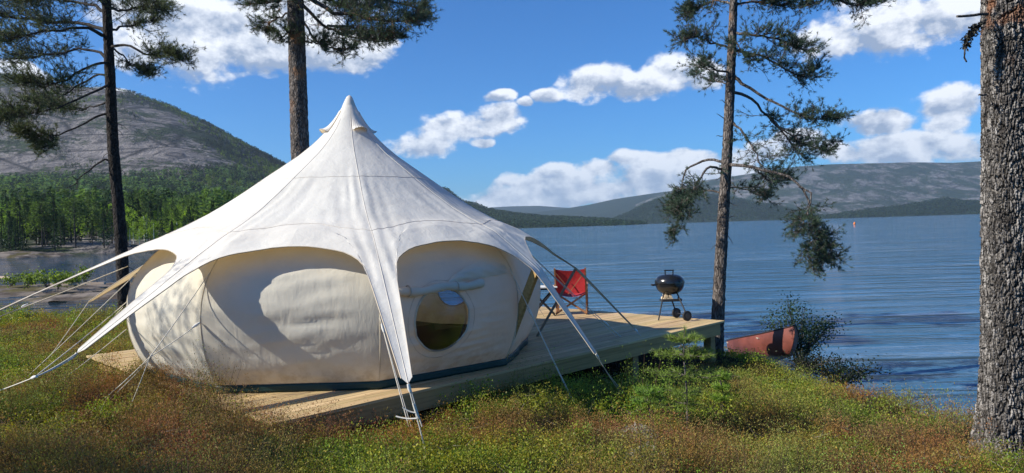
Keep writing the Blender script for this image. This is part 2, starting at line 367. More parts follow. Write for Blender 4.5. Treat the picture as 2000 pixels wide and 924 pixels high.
# ---------------------------------------------------------------- far hills
def hillmat(name, rock, rock2, wood, rockf, sc):
    m, t, o = newmat(name); oc = objc(t)
    n = noise(t, mapping(t, oc, (1, .6, 1.6)), .010*sc, 8, .62, .6); n2 = noise(t, mapping(t, oc, (1.0, .35, 2.5), (0, .35, 0)), .035*sc, 7, .65, 1.2)
    cr = nd(t, 'ShaderNodeTexVoronoi', {'Vector': mapping(t, oc, (.5, .25, 1.6), (0, .35, 0)), 'Scale': .018*sc}, feature='DISTANCE_TO_EDGE').outputs[0]
    rc = mixc(t, maprange(t, n2, .35, .68), rock, rock2); rc = mixc(t, maprange(t, cr, 0, .06, .85, 0), rc, tuple(k*.35 for k in rock2))
    f = maprange(t, M(t, 'ADD', n, M(t, 'MULTIPLY', M(t, 'SUBTRACT', noise(t, oc, .12*sc, 4, .7), .5), .5)), rockf-.05, rockf+.05)
    fs = mixc(t, maprange(t, noise(t, oc, .08*sc, 5, .7), .35, .65), tuple(k*.55 for k in wood), tuple(k*1.5 for k in wood))
    b = nd(t, 'ShaderNodeBsdfPrincipled', {'Base Color': mixc(t, f, rc, fs), 'Roughness': .9, 'Specular IOR Level': .1})
    hh = M(t, 'ADD', n2, M(t, 'MULTIPLY', noise(t, oc, .25*sc, 3), .4))
    val(t, b, 'Normal', nd(t, 'ShaderNodeBump', {'Height': hh, 'Strength': .8, 'Distance': 8./sc}).outputs[0])
    t.links.new(b.outputs[0], o.inputs[0]); return m
HILLS = {}
def hill(name, ridge, D, Y0, mat, prof, nc=260, nr=90, amp=6., fs=120., seed=1):
    ridge = np.array(ridge, float); px = np.linspace(ridge[0, 0], ridge[-1, 0], nc); py = np.interp(px, ridge[:, 0], ridge[:, 1])
    R = np.array([at(a, c, D) for a, c in zip(px, py)])
    t = np.concatenate([np.linspace(0, 1, nr), np.linspace(1.02, 1.3, 8)])
    Yd = Y0+(D-Y0)*t
    X = R[None, :, 0]*(Yd/D)[:, None]; YY = np.repeat(Yd[:, None], nc, 1)
    tt = np.clip(t, 0, 1); pr = np.interp(tt, *zip(*prof)); back = np.where(t > 1, 1-(t-1)*1.2, 1)
    Z = -4+(R[None, :, 2]+4)*(pr*back)[:, None]
    env = (np.sin(np.clip(tt, 0, 1)*PI)**.7)[:, None]*np.clip((R[None, :, 2]+4)/60, 0, 1)
    Z = Z+(fbm(X/fs, YY/fs, seed, 6)-.5)*amp*2*env
    P = np.stack([X, YY, Z], -1); S = Soup(); S.grid(P)
    HILLS[name] = (P, nr); o = S.build(name, mat, smooth=True); tag(o, kind='structure'); return o
m_rock = hillmat('granite_mountain', (.24, .215, .20), (.06, .055, .055), (.028, .040, .018), .53, 1.)
m_wood = hillmat('wooded_hill', (.06, .07, .05), (.04, .05, .04), (.020, .036, .022), .34, 1.)
m_speck = hillmat('speckled_hill', (.19, .19, .195), (.085, .09, .09), (.030, .048, .034), .47, .9)
lin = [(0, 0), (.15, .10), (.5, .42), (.8, .80), (1, 1)]
hill('rocky_mountain', [(-700, 180), (-400, 160), (-150, 140), (0, 146), (60, 153), (130, 166), (190, 172), (250, 180), (330, 207), (400, 240), (480, 283), (520, 303), (560, 324), (640, 372), (720, 415), (800, 452)], 1500, 142, m_rock,
     [(0, 0), (.02, .013), (.25, .06), (.55, .23), (.66, .42), (.8, .70), (.92, .91), (1, 1)], 420, 150, 11., 150.)
hill('dark_hill', [(380, 400), (500, 372), (700, 362), (850, 366), (875, 373), (893, 388), (902, 396), (932, 402), (955, 412), (1000, 419), (1060, 426), (1130, 429), (1190, 432), (1230, 437), (1300, 441)], 2400, 1500, m_wood, lin, 300, 50, 10., 150., 2)
hill('distant_hill', [(860, 414), (920, 408), (960, 405), (1000, 403), (1050, 402), (1110, 406), (1180, 412), (1260, 418)], 8200, 6500, m_wood, lin, 120, 30, 20., 600., 3)
hill('middle_hill', [(960, 424), (1010, 419), (1060, 413), (1100, 408), (1150, 400), (1200, 389), (1260, 380), (1310, 373), (1360, 371), (1450, 378), (1600, 400)], 6200, 4800, m_wood, lin, 160, 40, 25., 400., 4)
hill('wooded_headland', [(1150, 441), (1195, 430), (1225, 418), (1255, 402), (1283, 391), (1320, 384), (1370, 379), (1430, 388), (1520, 404), (1620, 425), (1680, 436)], 3600, 2700, m_wood, lin, 160, 40, 12., 250., 5)
hill('speckled_hill', [(1240, 400), (1300, 376), (1380, 352), (1460, 340), (1520, 330), (1560, 325), (1620, 321), (1700, 319), (1780, 317), (1860, 318), (1920, 315), (2000, 312), (2200, 305), (2500, 300)], 4600, 3300, m_speck, lin, 300, 80, 30., 330., 6)
hill('low_shore_ridge', [(1560, 430), (1620, 424), (1660, 416), (1700, 411), (1750, 405), (1800, 398), (1845, 388), (1872, 393), (1920, 396), (2000, 392), (2200, 390), (2500, 396)], 2900, 2450, m_wood, lin, 200, 30, 8., 160., 7)

# ---------------------------------------------------------------- forest
def soup_conifer(n, size, r, seed, pine=False):
    q = np.random.RandomState(seed); S = Soup()
    h = q.rand(n)**(.8 if not pine else .6); 
    if pine: hh = .45+.55*h; rad_ = r*np.sqrt(np.clip(1-((hh-.75)/.32)**2, .02, 1))*(.35+.65*q.rand(n))
    else: hh = .10+.90*h; rad_ = r*(1-hh+.03)*(.25+.75*q.rand(n))*(1+.35*np.sin(hh*34))
    a = q.rand(n)*2*PI; c = np.stack([np.cos(a)*rad_, np.sin(a)*rad_, hh], 1)
    outd = np.stack([np.cos(a), np.sin(a), np.full(n, -.35 if not pine else .1)+q.randn(n)*.25], 1)
    sz = size*(.6+.8*q.rand(n))*(1.15-hh*.5 if not pine else 1); tl = 1+.45*q.randn(n)[:, None]*.5
    leaves(S, c, unit(outd)*sz[:, None], unit(np.cross(outd, q.randn(n, 3)))*sz[:, None]*.7, np.clip(tl, .4, 1.8)*np.ones((1, 3)))
    S.add([(-.004, -.004, 0), (.004, -.004, 0), (.004, .004, 0), (-.004, .004, 0), (0, 0, .9)], [[0, 1, 4], [1, 2, 4], [2, 3, 4], [3, 0, 4]], (1.3, .8, .8)); return S
def soup_birch(n, size, seed):
    q = np.random.RandomState(seed); S = Soup(); k = 9
    cl = np.stack([q.randn(k)*.11, q.randn(k)*.11, .28+.62*np.linspace(0, 1, k)], 1); i = q.randint(0, k, n)
    c = cl[i]+q.randn(n, 3)*np.array([.075, .075, .07])*(1.25-cl[i][:, 2:]*.8)
    d = rdir(n, q); leaves(S, c, d*size*(.6+.8*q.rand(n))[:, None], unit(np.cross(d, rdir(n, q)))*size*.6, np.clip(1+.25*q.randn(n), .5, 1.7)[:, None]*np.ones((1, 3)))
    S.add([(-.006, 0, 0), (.006, 0, 0), (0, .006, 0), (0, 0, .8)], [[0, 1, 3], [1, 2, 3], [2, 0, 3]], (1.5, 1.2, 1.2)); return S
def scatter(name, protos, pos, hgt, tints, mat, wid=1.):
    S = Soup(); pi = rs.randint(0, len(protos), len(pos))
    for k, pr in enumerate(protos):
        s = pi == k; N = s.sum()
        if not N: continue
        V = np.concatenate(pr.V); T = np.concatenate(pr.T); a = rs.rand(N)*2*PI; ca, sa = np.cos(a)[:, None], np.sin(a)[:, None]; hk = hgt[s][:, None]
        W = np.stack([(V[:, 0]*ca-V[:, 1]*sa)*hk*wid, (V[:, 0]*sa+V[:, 1]*ca)*hk*wid, V[:, 2]*hk], -1)+pos[s][:, None]
        TT = T[None]*tints[s][:, None]
        for f in (3, 4):
            if pr.F[f]:
                F = np.concatenate(pr.F[f]); 
                S.F[f].append((F[None]+(np.arange(N)*len(V))[:, None, None]).reshape(-1, f)+S.n)
        S.V.append(W.reshape(-1, 3)); S.T.append(TT.reshape(-1, 3)); S.n += N*len(V)
    return S.build(name, mat)
def on_hill(name, n, tmin, tmax):
    P, nr = HILLS[name]; nc = P.shape[1]
    r = (tmin+(tmax-tmin)*np.sqrt(rs.rand(n)))*(nr-1); c = rs.rand(n)*(nc-1.01)
    i, j = r.astype(int), c.astype(int); i = np.minimum(i, nr-2); fi, fj = (r-i)[:, None], (c-j)[:, None]
    p = (P[i, j]*(1-fi)+P[i+1, j]*fi)*(1-fj)+(P[i, j+1]*(1-fi)+P[i+1, j+1]*fi)*fj
    return p, r/(nr-1)
GREEN = np.array([.065, .105, .034]); SPRUCE = np.array([.024, .046, .022]); BIRCH = np.array([.22, .33, .04])
farc = [soup_conifer(34, .17, .17, k) for k in range(3)]+[soup_conifer(30, .17, .2, 9, True)]
nearc = [soup_conifer(420, .055, .17, 20+k) for k in range(4)]+[soup_conifer(380, .06, .19, 40+k, True) for k in range(2)]
nearb = [soup_birch(520, .045, 60+k) for k in range(4)]; farb = [soup_birch(60, .14, 70+k) for k in range(3)]
p, tq = on_hill('rocky_mountain', 52000, .0, 1.0)
PX = 1000+1400*p[:, 0]/p[:, 1]; ang = (p[:, 2]-EYE)/p[:, 1]*1400
vis = (PX > -90) & (PX < 700)
pn = fbm(p[:, 0]/70, p[:, 1]/110, 31, 4)
low_ = ang < 122+(pn-.5)*60+(rs.rand(len(p))-.5)*14
ridge = (PX > 200) & (tq > 1.01-(PX-220)/360*.30) & (rs.rand(len(p)) < .75)
top = (tq > .975) & (rs.rand(len(p)) < np.where(PX < 250, .35, .9))
patch = (pn > .57) & (rs.rand(len(p)) < .6)
keep = vis & (low_ & (rs.rand(len(p)) < .8) | ridge | top | patch)
far_ = keep & (p[:, 1] > 400); pf = p[far_]
isb = (fbm(pf[:, 0]/60, pf[:, 1]/60, 44) > .50) & (rs.rand(len(pf)) < .6)
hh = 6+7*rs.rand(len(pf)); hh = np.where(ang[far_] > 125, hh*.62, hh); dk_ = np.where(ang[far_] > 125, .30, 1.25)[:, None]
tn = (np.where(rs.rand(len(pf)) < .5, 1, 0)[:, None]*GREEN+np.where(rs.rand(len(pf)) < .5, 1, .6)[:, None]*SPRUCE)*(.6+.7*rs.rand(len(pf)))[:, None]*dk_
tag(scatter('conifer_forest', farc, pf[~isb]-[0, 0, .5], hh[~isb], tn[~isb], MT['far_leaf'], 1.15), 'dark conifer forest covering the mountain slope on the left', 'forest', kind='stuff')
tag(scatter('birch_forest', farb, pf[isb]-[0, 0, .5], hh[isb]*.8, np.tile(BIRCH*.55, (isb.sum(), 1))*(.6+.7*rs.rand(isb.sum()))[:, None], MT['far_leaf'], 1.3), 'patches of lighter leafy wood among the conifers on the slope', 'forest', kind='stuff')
# middle distance, denser geometry
def belt(n, y0, y1, x0=-90, x1=640):
    yy = np.sqrt(rs.rand(n)*(y1*y1-y0*y0)+y0*y0); xx = (x0+(x1-x0)*rs.rand(n)-1000)/1400*yy
    P, nr = HILLS['rocky_mountain']; Yr = P[:, 0, 1]; zi = []
    for a, b_ in zip(xx, yy):
        i = min(int(np.searchsorted(Yr, b_))-1, len(Yr)-2); i = max(i, 0); f = (b_-Yr[i])/(Yr[i+1]-Yr[i]); row = P[i]*(1-f)+P[i+1]*f
        zi.append(np.interp(a, row[:, 0], row[:, 2]))
    return np.stack([xx, yy, np.array(zi)], 1)
q = belt(1900, 185, 430); isb = (fbm(q[:, 0]/25, q[:, 1]/40, 51)+np.clip((330-q[:, 1])/500, -.1, .2)+np.where(q[:, 0]/q[:, 1] < -.55, .05, -.05) > .55) & (rs.rand(len(q)) < .78)
hq = np.where(isb, 5+5*rs.rand(len(q)), 7+8*rs.rand(len(q)))
tn = np.where(rs.rand(len(q))[:, None] < .5, GREEN*1.5, SPRUCE*1.5)*(.7+.6*rs.rand(len(q)))[:, None]
tag(scatter('near_conifer_wood', nearc, q[~isb]-[0, 0, .4], hq[~isb], tn[~isb], MT['far_leaf']), 'conifer wood on the low slope behind the far bay', 'wood', kind='stuff')
tag(scatter('near_birch_wood', nearb, q[isb]-[0, 0, .4], hq[isb], BIRCH*(.65+.6*rs.rand(isb.sum()))[:, None], MT['far_leaf']), 'bright young birch wood on the low slope behind the far bay', 'wood', kind='stuff')
# hills across the lake: small cones of trees
for hn, cnt, hs in (('dark_hill', 15000, 11), ('low_shore_ridge', 8000, 11), ('wooded_headland', 8000, 12)):
    p, tq = on_hill(hn, cnt, .0, 1.); p = p[p[:, 2] > WATER-1.5]
    tn = (SPRUCE*1.3)*(.5+.9*rs.rand(len(p)))[:, None]
    S_ = scatter(hn+'_wood', [soup_conifer(12, .34, .25, 80+k) for k in range(3)], p, hs*(.6+.6*rs.rand(len(p))), tn, MT['far_leaf'], 1.5)
    tag(S_, {'dark_hill': 'dark wood on the hill falling to the lake beside the tent', 'low_shore_ridge': 'dark wood on the low ridge along the far right shore', 'wooded_headland': 'dark wood on the headland behind the slender pine'}[hn], 'forest', kind='stuff')
# trees one can tell apart, along the far bay
def tree_proto(kind, k):
    if kind == 'birch': base = soup_birch(900, .036, 100+k)
    else: base = soup_conifer(800, .042, .16 if kind == 'spruce' else .19, 120+k, kind == 'pine')
    n0 = sum(len(v) for v in base.V[:-1]); V = np.concatenate(base.V[:-1]); T = np.concatenate(base.T[:-1])
    c = {'birch': BIRCH, 'spruce': SPRUCE*1.4, 'pine': GREEN*1.1}[kind]*(.85+.3*rs.rand())
    root = bpy.data.objects.new(kind+'_tree', None); col.objects.link(root)
    S = Soup(); S.add(V*9, np.concatenate(base.F[4]), T*c); cr = S.build('crown', MT['far_leaf']); cr.parent = root
    S = Soup(); S.tube([(0, 0, -.5), (.05, 0, 4), (0, .05, 8.3)], [.16, .11, .03], 6); tr = S.build('trunk', MT['bark_dark'] if kind != 'birch' else MT['white']); tr.parent = root
    return root
protos = {k: [tree_proto(k, i) for i in range(3)] for k in ('birch', 'spruce', 'pine')}
used = set(); q = belt(170, 147, 182); q = q[q[:, 2] > WATER+.35]; q = q[np.argsort(-q[:, 1])]
zones = [(60, 'at the left edge'), (160, 'left of the tall near pine'), (260, 'behind the tall near pine trunk'), (2000, 'near the tent roof')]
for i, P_ in enumerate(q):
    px = 1000+1400*P_[0]/P_[1]
    kind = 'birch' if (fbm(np.array([P_[0]/18]), np.array([P_[1]/30]), 61)[0] > .47 and rs.rand() < .7) else ('spruce' if rs.rand() < .6 else 'pine')
    j = rs.randint(3); src = protos[kind][j]
    if (kind, j) in used:
        r_ = src.copy(); col.objects.link(r_)
        for ch in src.children:
            c_ = ch.copy(); col.objects.link(c_); c_.parent = r_
    else: r_ = src; used.add((kind, j))
    r_.location = P_-np.array([0, 0, .2]); r_.rotation_euler.z = rs.rand()*6.28; k = (.38+.45*rs.rand()) if kind == 'birch' else (.55+.8*rs.rand())
    r_.scale = (k*1.05, k*1.05, k)
    zn = [z for lim, z in zones if px < lim][0]
    tag(r_, {'birch': 'bright green young birch on the far bay shore ', 'spruce': 'dark pointed spruce on the far bay shore ', 'pine': 'olive green round pine on the far bay shore '}[kind]+zn, kind+' tree', {'birch': 'birches', 'spruce': 'spruces', 'pine': 'pines'}[kind]+' on the far bay shore '+zn)
for kk in protos:
    for j, o_ in enumerate(protos[kk]):
        if (kk, j) not in used:
            for ch in list(o_.children): bpy.data.objects.remove(ch)
            bpy.data.objects.remove(o_)

# ---------------------------------------------------------------- rocky islet and far shore rocks
m, t, o = newmat('shore_rock'); oc = objc(t)
n = noise(t, mapping(t, oc, (.5, .5, 2)), 1.1, 7, .6, .4); g = maprange(t, noise(t, oc, .35, 5), .5, .62)
cc = mixc(t, maprange(t, n, .35, .65), (.07, .055, .045), (.22, .185, .155)); cc = mixc(t, g, cc, (.09, .075, .03))
b = nd(t, 'ShaderNodeBsdfPrincipled', {'Base Color': cc, 'Roughness': .9, 'Specular IOR Level': .15})
val(t, b, 'Normal', nd(t, 'ShaderNodeBump', {'Height': n, 'Strength': 1., 'Distance': .2}).outputs[0]); t.links.new(b.outputs[0], o.inputs[0]); MT['rock'] = m
def slab(name, c, ax_, ay_, h, seed, rot=0., rows=70, cols=110, kind='structure'):
    u = np.linspace(-1, 1, cols); v = np.linspace(-1, 1, rows); U, V = np.meshgrid(u, v)
    d = np.clip(1-(U**2+V**2)+(fbm(U*2.2, V*2.2, seed)-.5)*.9, -.4, 1)
    Z = h*np.sign(d)*np.abs(d)**.6+(fbm(U*7, V*5, seed+3)-.5)*h*.7
    x = U*ax_; y = V*ay_; P = np.stack([c[0]+x*math.cos(rot)-y*math.sin(rot), c[1]+x*math.sin(rot)+y*math.cos(rot), WATER-.05+Z], -1)
    S = Soup(); S.grid(P); o_ = S.build(name, MT['rock'], smooth=True); tag(o_, kind=kind); return P
isl = slab('islet_ground', (-37, 44, 0), 15, 5.6, .38, 5, .18)
slab('near_spit_ground', (-22, 38.5, 0), 4.6, 1.7, .28, 8, .1)
slab('far_shore_rock', (-110, 148, 0), 18, 8, 1.2, 12, .05)
slab('far_shore_ground', (-160, 156, 0), 34, 14, 1.2, 15, .05)

# ================================================================== DECK
DC = np.array([-2.2, 6.42, 0]); DU = np.array([1, 1, 0])/math.sqrt(2); DV = np.array([-1, 1, 0])/math.sqrt(2)
DLU, DLV = 8.18, 5.85
dk = lambda u, v, z=0.: DC+DU*u+DV*v+np.array([0, 0, z])
deck = empty('wooden_deck', tuple(dk(4, 2.8, -.2)), 'pale timber deck on posts at the edge of the lake, under the tent', 'deck')
S = Soup(); rot = np.stack([DU, DV, [0, 0, 1]], 1)
v = 0.; i = 0
while v < DLV-.05:
    w = .118; cuts = [0, (1.8, 3.0, 4.2, 5.4)[rs.randint(4)], 8.18+rs.randn()*.006]; cuts[0] = -.0+rs.randn()*.006
    if rs.rand() < .3: cuts = [cuts[0], cuts[-1]]
    for a, b_ in zip(cuts[:-1], cuts[1:]):
        k = .82+.36*rs.rand(); tn = np.array([k, k*(.96+.07*rs.rand()), k*(.9+.15*rs.rand())])
        bend = rs.randn()*.0015
        S.box(dk((a+b_)/2, v+w/2, -.014+bend), (b_-a-.003, w, .028), rot, tn)
    v += w+.006; i += 1
bo = S.build('boards', MT['deck'], deck)
S = Soup(); S.box(dk(4.09, .045, -.13), (7.94, .045, .195), rot); S.build('fascia', MT['fascia'], deck)
S = Soup(); S.box(dk(8.09, 2.85, -.13), (.045, 5.6, .195), rot, .9); S.build('fascia', MT['fascia'], deck)
S = Soup(); S.box(dk(.13, 2.85, -.13), (.045, 5.5, .195), rot, 1.05); S.build('fascia', MT['fascia'], deck)
S = Soup(); S.box(dk(4.09, 5.65, -.13), (7.94, .045, .195), rot, .95); S.build('fascia', MT['fascia'], deck)
S = Soup()
for u in np.arange(.75, 8., .6): S.box(dk(u, 2.85, -.125), (.045, 5.5, .18), rot, .75)
S.build('joists', MT['fascia'], deck)
for (u, v, hgt) in ((7.93, .16, 1.3), (5.75, .2, 1.1), (7.93, 2.8, 1.9), (7.93, 5.5, 2.4), (5.75, 2.8, 1.5), (5.75, 5.5, 2.0), (3.2, .25, .8), (3.2, 2.8, 1.2), (3.2, 5.5, 1.5)):
    S = Soup(); S.box(dk(u, v, -.228-hgt/2), (.14, .14, hgt), rot, .8); S.build('post', MT['fascia'], deck)

# ================================================================== TENT
TC = np.array([-2.33, 10.1]); TH = [rad(-110.5+40*k) for k in range(9)]; RB = 2.50
tent = empty('bell_tent', (TC[0], TC[1], 0), 'cream canvas lotus shaped bell tent with bulging walls and pointed roof on the deck', 'tent')
PR = np.array([(0, 3.60), (.045, 3.57), (.09, 3.47), (.17, 3.32), (.30, 3.12), (.48, 2.93), (.68, 2.76), (.92, 2.59), (1.15, 2.43), (1.5, 2.18), (1.8, 1.99), (2.1, 1.83), (2.4, 1.69), (2.6, 1.60), (2.75, 1.54), (3., 1.42)])
prof = lambda r: np.interp(r, PR[:, 0], PR[:, 1])
def P3(k, r, h): return np.array([TC[0]+r*math.cos(TH[k]), TC[1]+r*math.sin(TH[k]), h])
axis = {}
tips = {0: [at(150, 690, 6.35)], 1: [at(797, 750, 5.75)], 2: [at(1049, 524, 8.55), at(1163, 690, 8.15)], 3: [at(1125, 524, 10.62), at(1238, 640, 10.84)],
        4: [P3(4, 3.35, 1.10), P3(4, 4.1, .42)], 5: [P3(5, 4.1, .8)], 6: [P3(6, 4.2, .75)], 7: [P3(7, 4.2, .75)], 8: [at(-40, 623, 7.95)]}
for k in range(9):
    e = np.array([math.cos(TH[k]), math.sin(TH[k])]); q0 = P3(k, 2.1, prof(2.1)); q1 = P3(k, 2.45, prof(2.45)); axis[k] = [q0, q1]+[np.array(q) for q in tips[k]]
def axpt(k, p):                        # point on strap axis at horizontal distance p from the mast, with sideways vector
    A = np.array(axis[k]); c = np.r_[TC, 0]; s = np.r_[2.1, 2.1+np.cumsum(np.hypot(*(np.diff(A, axis=0)[:, :2].T)))]
    e = np.array([math.cos(TH[k]), math.sin(TH[k]), 0])
    if p <= 2.1: q = np.array([TC[0], TC[1], prof(p)])+e*p; d = e
    else:
        q = np.array([np.interp(p, s, A[:, j]) for j in range(3)]); q2 = np.array([np.interp(min(p+.05, s[-1]), s, A[:, j]) for j in range(3)]); q1 = np.array([np.interp(p-.05, s, A[:, j]) for j in range(3)])
        d = q2-q1; d[2] = 0; d /= np.linalg.norm(d)
    return q, np.array([-d[1], d[0], 0]), s[-1]
NJ, N1, N2 = 26, 26, 30
rimv = [(2.41, .877), (2.455, .77), (2.525, .64), (2.60, .50), (2.68, .38), (2.77, .28), (2.89, .20), (3.02, .15)]
def half(k, sgn):
    tot = axpt(k, 3)[2]; rl = list(rimv); L = tot-3.02
    nw = .62 if k in (2, 3) else 1.
    if k in (2, 3): rl[-1] = (3.02, .115); rl[-2] = (2.89, .165)
    for f, w in ((.2, .125), (.45, .10), (.75, .068), (1., .04)): rl.append((3.02+L*f, w*nw))
    rl.append((tot, 0.)); rl = np.array(rl)
    sd_ = np.r_[0, np.cumsum(np.hypot(*np.diff(rl, axis=0).T))]; ss = np.linspace(0, 1, NJ); 
    brk = sd_/sd_[-1]; pq = np.stack([np.interp(ss, brk, rl[:, 0]), np.interp(ss, brk, rl[:, 1])], 1); pq[-1] = (tot, 0)
    pq[-2] = pq[-2] if pq[-2][1] > .03 else (tot, .035)
    al = rad(20)*(1-ss)**.9
    G = np.zeros((N1+N2, NJ, 3))
    for j in range(NJ):
        for i in range(N1):
            r = 2.1*(i/(N1-1))**1.1; a = al[j]; po = math.cos(rad(20))/math.cos(rad(20)-a) if True else 1
            sag = 1-.035*math.sin(min(a/rad(20), 1)*PI/2)*min(r/1.2, 1)
            e = TH[k]+sgn*a; rr = r*sag; G[i, j] = (TC[0]+rr*math.cos(e), TC[1]+rr*math.sin(e), prof(r))
        p0, q0 = 2.1*math.cos(al[j]), 2.1*math.sin(al[j]); base = G[N1-1, j].copy()
        for i in range(N2):
            s = (i+1)/N2; p = p0*(1-s)+pq[j, 0]*s; q = q0*(1-s)+pq[j, 1]*s
            q = q0+(pq[j, 1]-q0)*(1-(1-s)**1.35) if pq[j, 0] > 2.7 else q
            c, n, _ = axpt(k, p); e0 = np.array([math.cos(TH[k]), math.sin(TH[k]), 0]); wq = 1-(1-math.exp(-(q/.40)**4))*1.0
            cr_ = np.array([TC[0], TC[1], c[2]])+e0*p; c = c*wq+cr_*(1-wq); n = unit(n*wq+np.array([-e0[1], e0[0], 0])*(1-wq)); pt = c+n*sgn*q
            h = c[2] if p > 2.3 else prof(math.hypot(p, q)); hr = prof(math.hypot(p, q))
            bl = min(max((p-2.2)/.35, 0), 1)*math.exp(-(q/.45)**2); h = hr*(1-bl)+c[2]*bl
            h -= .045*min(max((p-2.1)/.3, 0), 1)*min(max((q-.2)/.3, 0), 1)
            h -= .10*q*min(max((p-2.6)/.4, 0), 1)                 # strap edges droop
            w = max(0, 1-s*3); G[N1+i, j] = pt*(1-w)+np.array([TC[0]+2.1*(base[0]-TC[0])/2.1*(p/p0), TC[1]+(base[1]-TC[1])*(p/p0), h])*w
            G[N1+i, j, 2] = h
    # wrinkles: folds running out along the ridge and soft sag
    R_ = np.hypot(G[..., 0]-TC[0], G[..., 1]-TC[1]); A_ = np.arctan2(G[..., 1]-TC[1], G[..., 0]-TC[0])-TH[k]; A_ = (A_+PI) % (2*PI)-PI
    lat = A_*R_; fold = np.sin(lat*46+fbm(R_*1.4, lat*2, 9+k)*9)*np.exp(-(lat/.22)**2)*np.clip((R_-.9)/.6, 0, 1)*np.clip((3.9-R_)/1.2, .15, 1)
    G[..., 2] += fold*(.012 if k == 1 else .006)*(fbm(R_*1.3, lat*3+k*5, 4)*1.6)
    G[..., 2] += (fbm(R_*1.6+k*9, A_*R_*5, 21)-.5)*.03*np.clip((R_-.4), 0, 1)*np.clip((3.0-R_)/.5, 0, 1)*np.clip(np.abs(A_)/rad(8), 0, 1)*np.clip((rad(20)-np.abs(A_))/rad(5), 0, 1)
    G[..., 0] += .055*np.clip(G[..., 2]-1.7, 0, 3)
    return G, pq
S = Soup(); hem = Soup(); seam = Soup()
for k in range(9):
    for sgn in (1, -1):
        G, pq = half(k, sgn)
        if sgn < 0: G = G[:, ::-1]
        S.grid(G); rim = G[-1] if sgn > 0 else G[-1, ::-1]
        hem.tube(rim[:-1]-[0, 0, .004], .006, 4, caps=False)
        if sgn > 0:
            seam.tube(G[3:, -1]+[0, 0, .002], .003, 4, (.97, .96, .94), caps=False)
            for row in (int(N1*.60), N1+2): seam.tube(G[row]+[0, 0, .002], .0028, 4, (.88, .86, .83), caps=False)
        else:
            for row in (int(N1*.60), N1+2): seam.tube(G[row]+[0, 0, .002], .0028, 4, (.88, .86, .83), caps=False)
roof = S.build('roof', MT['roof'], tent, True); hem.build('hem', MT['hem'], roof, True); seam.build('seam', MT['roof'], roof, True)
S = Soup(); S.tube([(TC[0]+.055*(h_-1.7), TC[1], h_) for h_ in (3.46, 3.50, 3.56, 3.60, 3.625)], [.098, .082, .058, .038, .004], 20)
S.build('peak_cap', MT['roof'], tent, True)
# vent hoods below the peak
for vth in (-50, -150, 30, 130):
    a0 = rad(vth); S = Soup(); n = 22; P = np.zeros((10, n, 3))
    for i in range(10):
        s = i/9; r = .13+.21*s
        for j in range(n):
            u = -1+2*j/(n-1); w = rad(18)*u; lift = .008+.060*s**3.5*(1-u*u)**.7
            P[i, j] = (TC[0]+.055*(prof(r)-1.7)+(r+lift*.9)*math.cos(a0+w), TC[1]+(r+lift*.9)*math.sin(a0+w), prof(r)+lift*.75+.006*math.sin(j*2.1+i*.8)*s)
    S.grid(P); hd = S.build('vent_hood', MT['roof'], tent, True)
    S = Soup(); S.tube(P[-1], .005, 4, caps=False); S.build('hem', MT['hem'], hd, True)

# walls
WP = np.array([(.0, 2.50), (.06, 2.53), (.2, 2.62), (.4, 2.70), (.6, 2.745), (.8, 2.76), (1.0, 2.74), (1.2, 2.67), (1.35, 2.57), (1.5, 2.43), (1.62, 2.27), (1.72, 2.10)])
WPs = spline(WP[:, ::-1], 60)           # columns: radius, height
def wallpt(k, s, v):                    # k sector, s 0..1 across, v 0..1 up
    i = v*(len(WPs)-1); i0 = int(min(i, len(WPs)-2)); f = i-i0; r, h = WPs[i0]*(1-f)+WPs[i0+1]*f
    a, b_ = TH[k], TH[k]+rad(40)
    p = np.array([TC[0]+r*(math.cos(a)*(1-s)+math.cos(b_)*s), TC[1]+r*(math.sin(a)*(1-s)+math.sin(b_)*s)])
    m_ = (a+b_)/2; bul = .055*(4*s*(1-s))**.8*math.sin(PI*min(max(h/1.7, 0), 1))**.8
    wr = (fbm(np.array([s*3+k*7]), np.array([h*9]), 77, 4)[0]-.5)*.055*(4*s*(1-s))+(abs(fbm(np.array([s*2.2+k*3+h*1.5]), np.array([h*14-s*3]), 79, 3)[0]-.5)-.1)*.05*(4*s*(1-s))
    return np.array([p[0]+(bul+wr)*math.cos(m_), p[1]+(bul+wr)*math.sin(m_), max(h, .0)+.0])
WIN = {1: (.40, .70, .345), 4: (.29, .70, .315), 7: (.5, .8, .315)}
def vofh(h): return np.interp(h, WPs[:, 1], np.linspace(0, 1, len(WPs)))
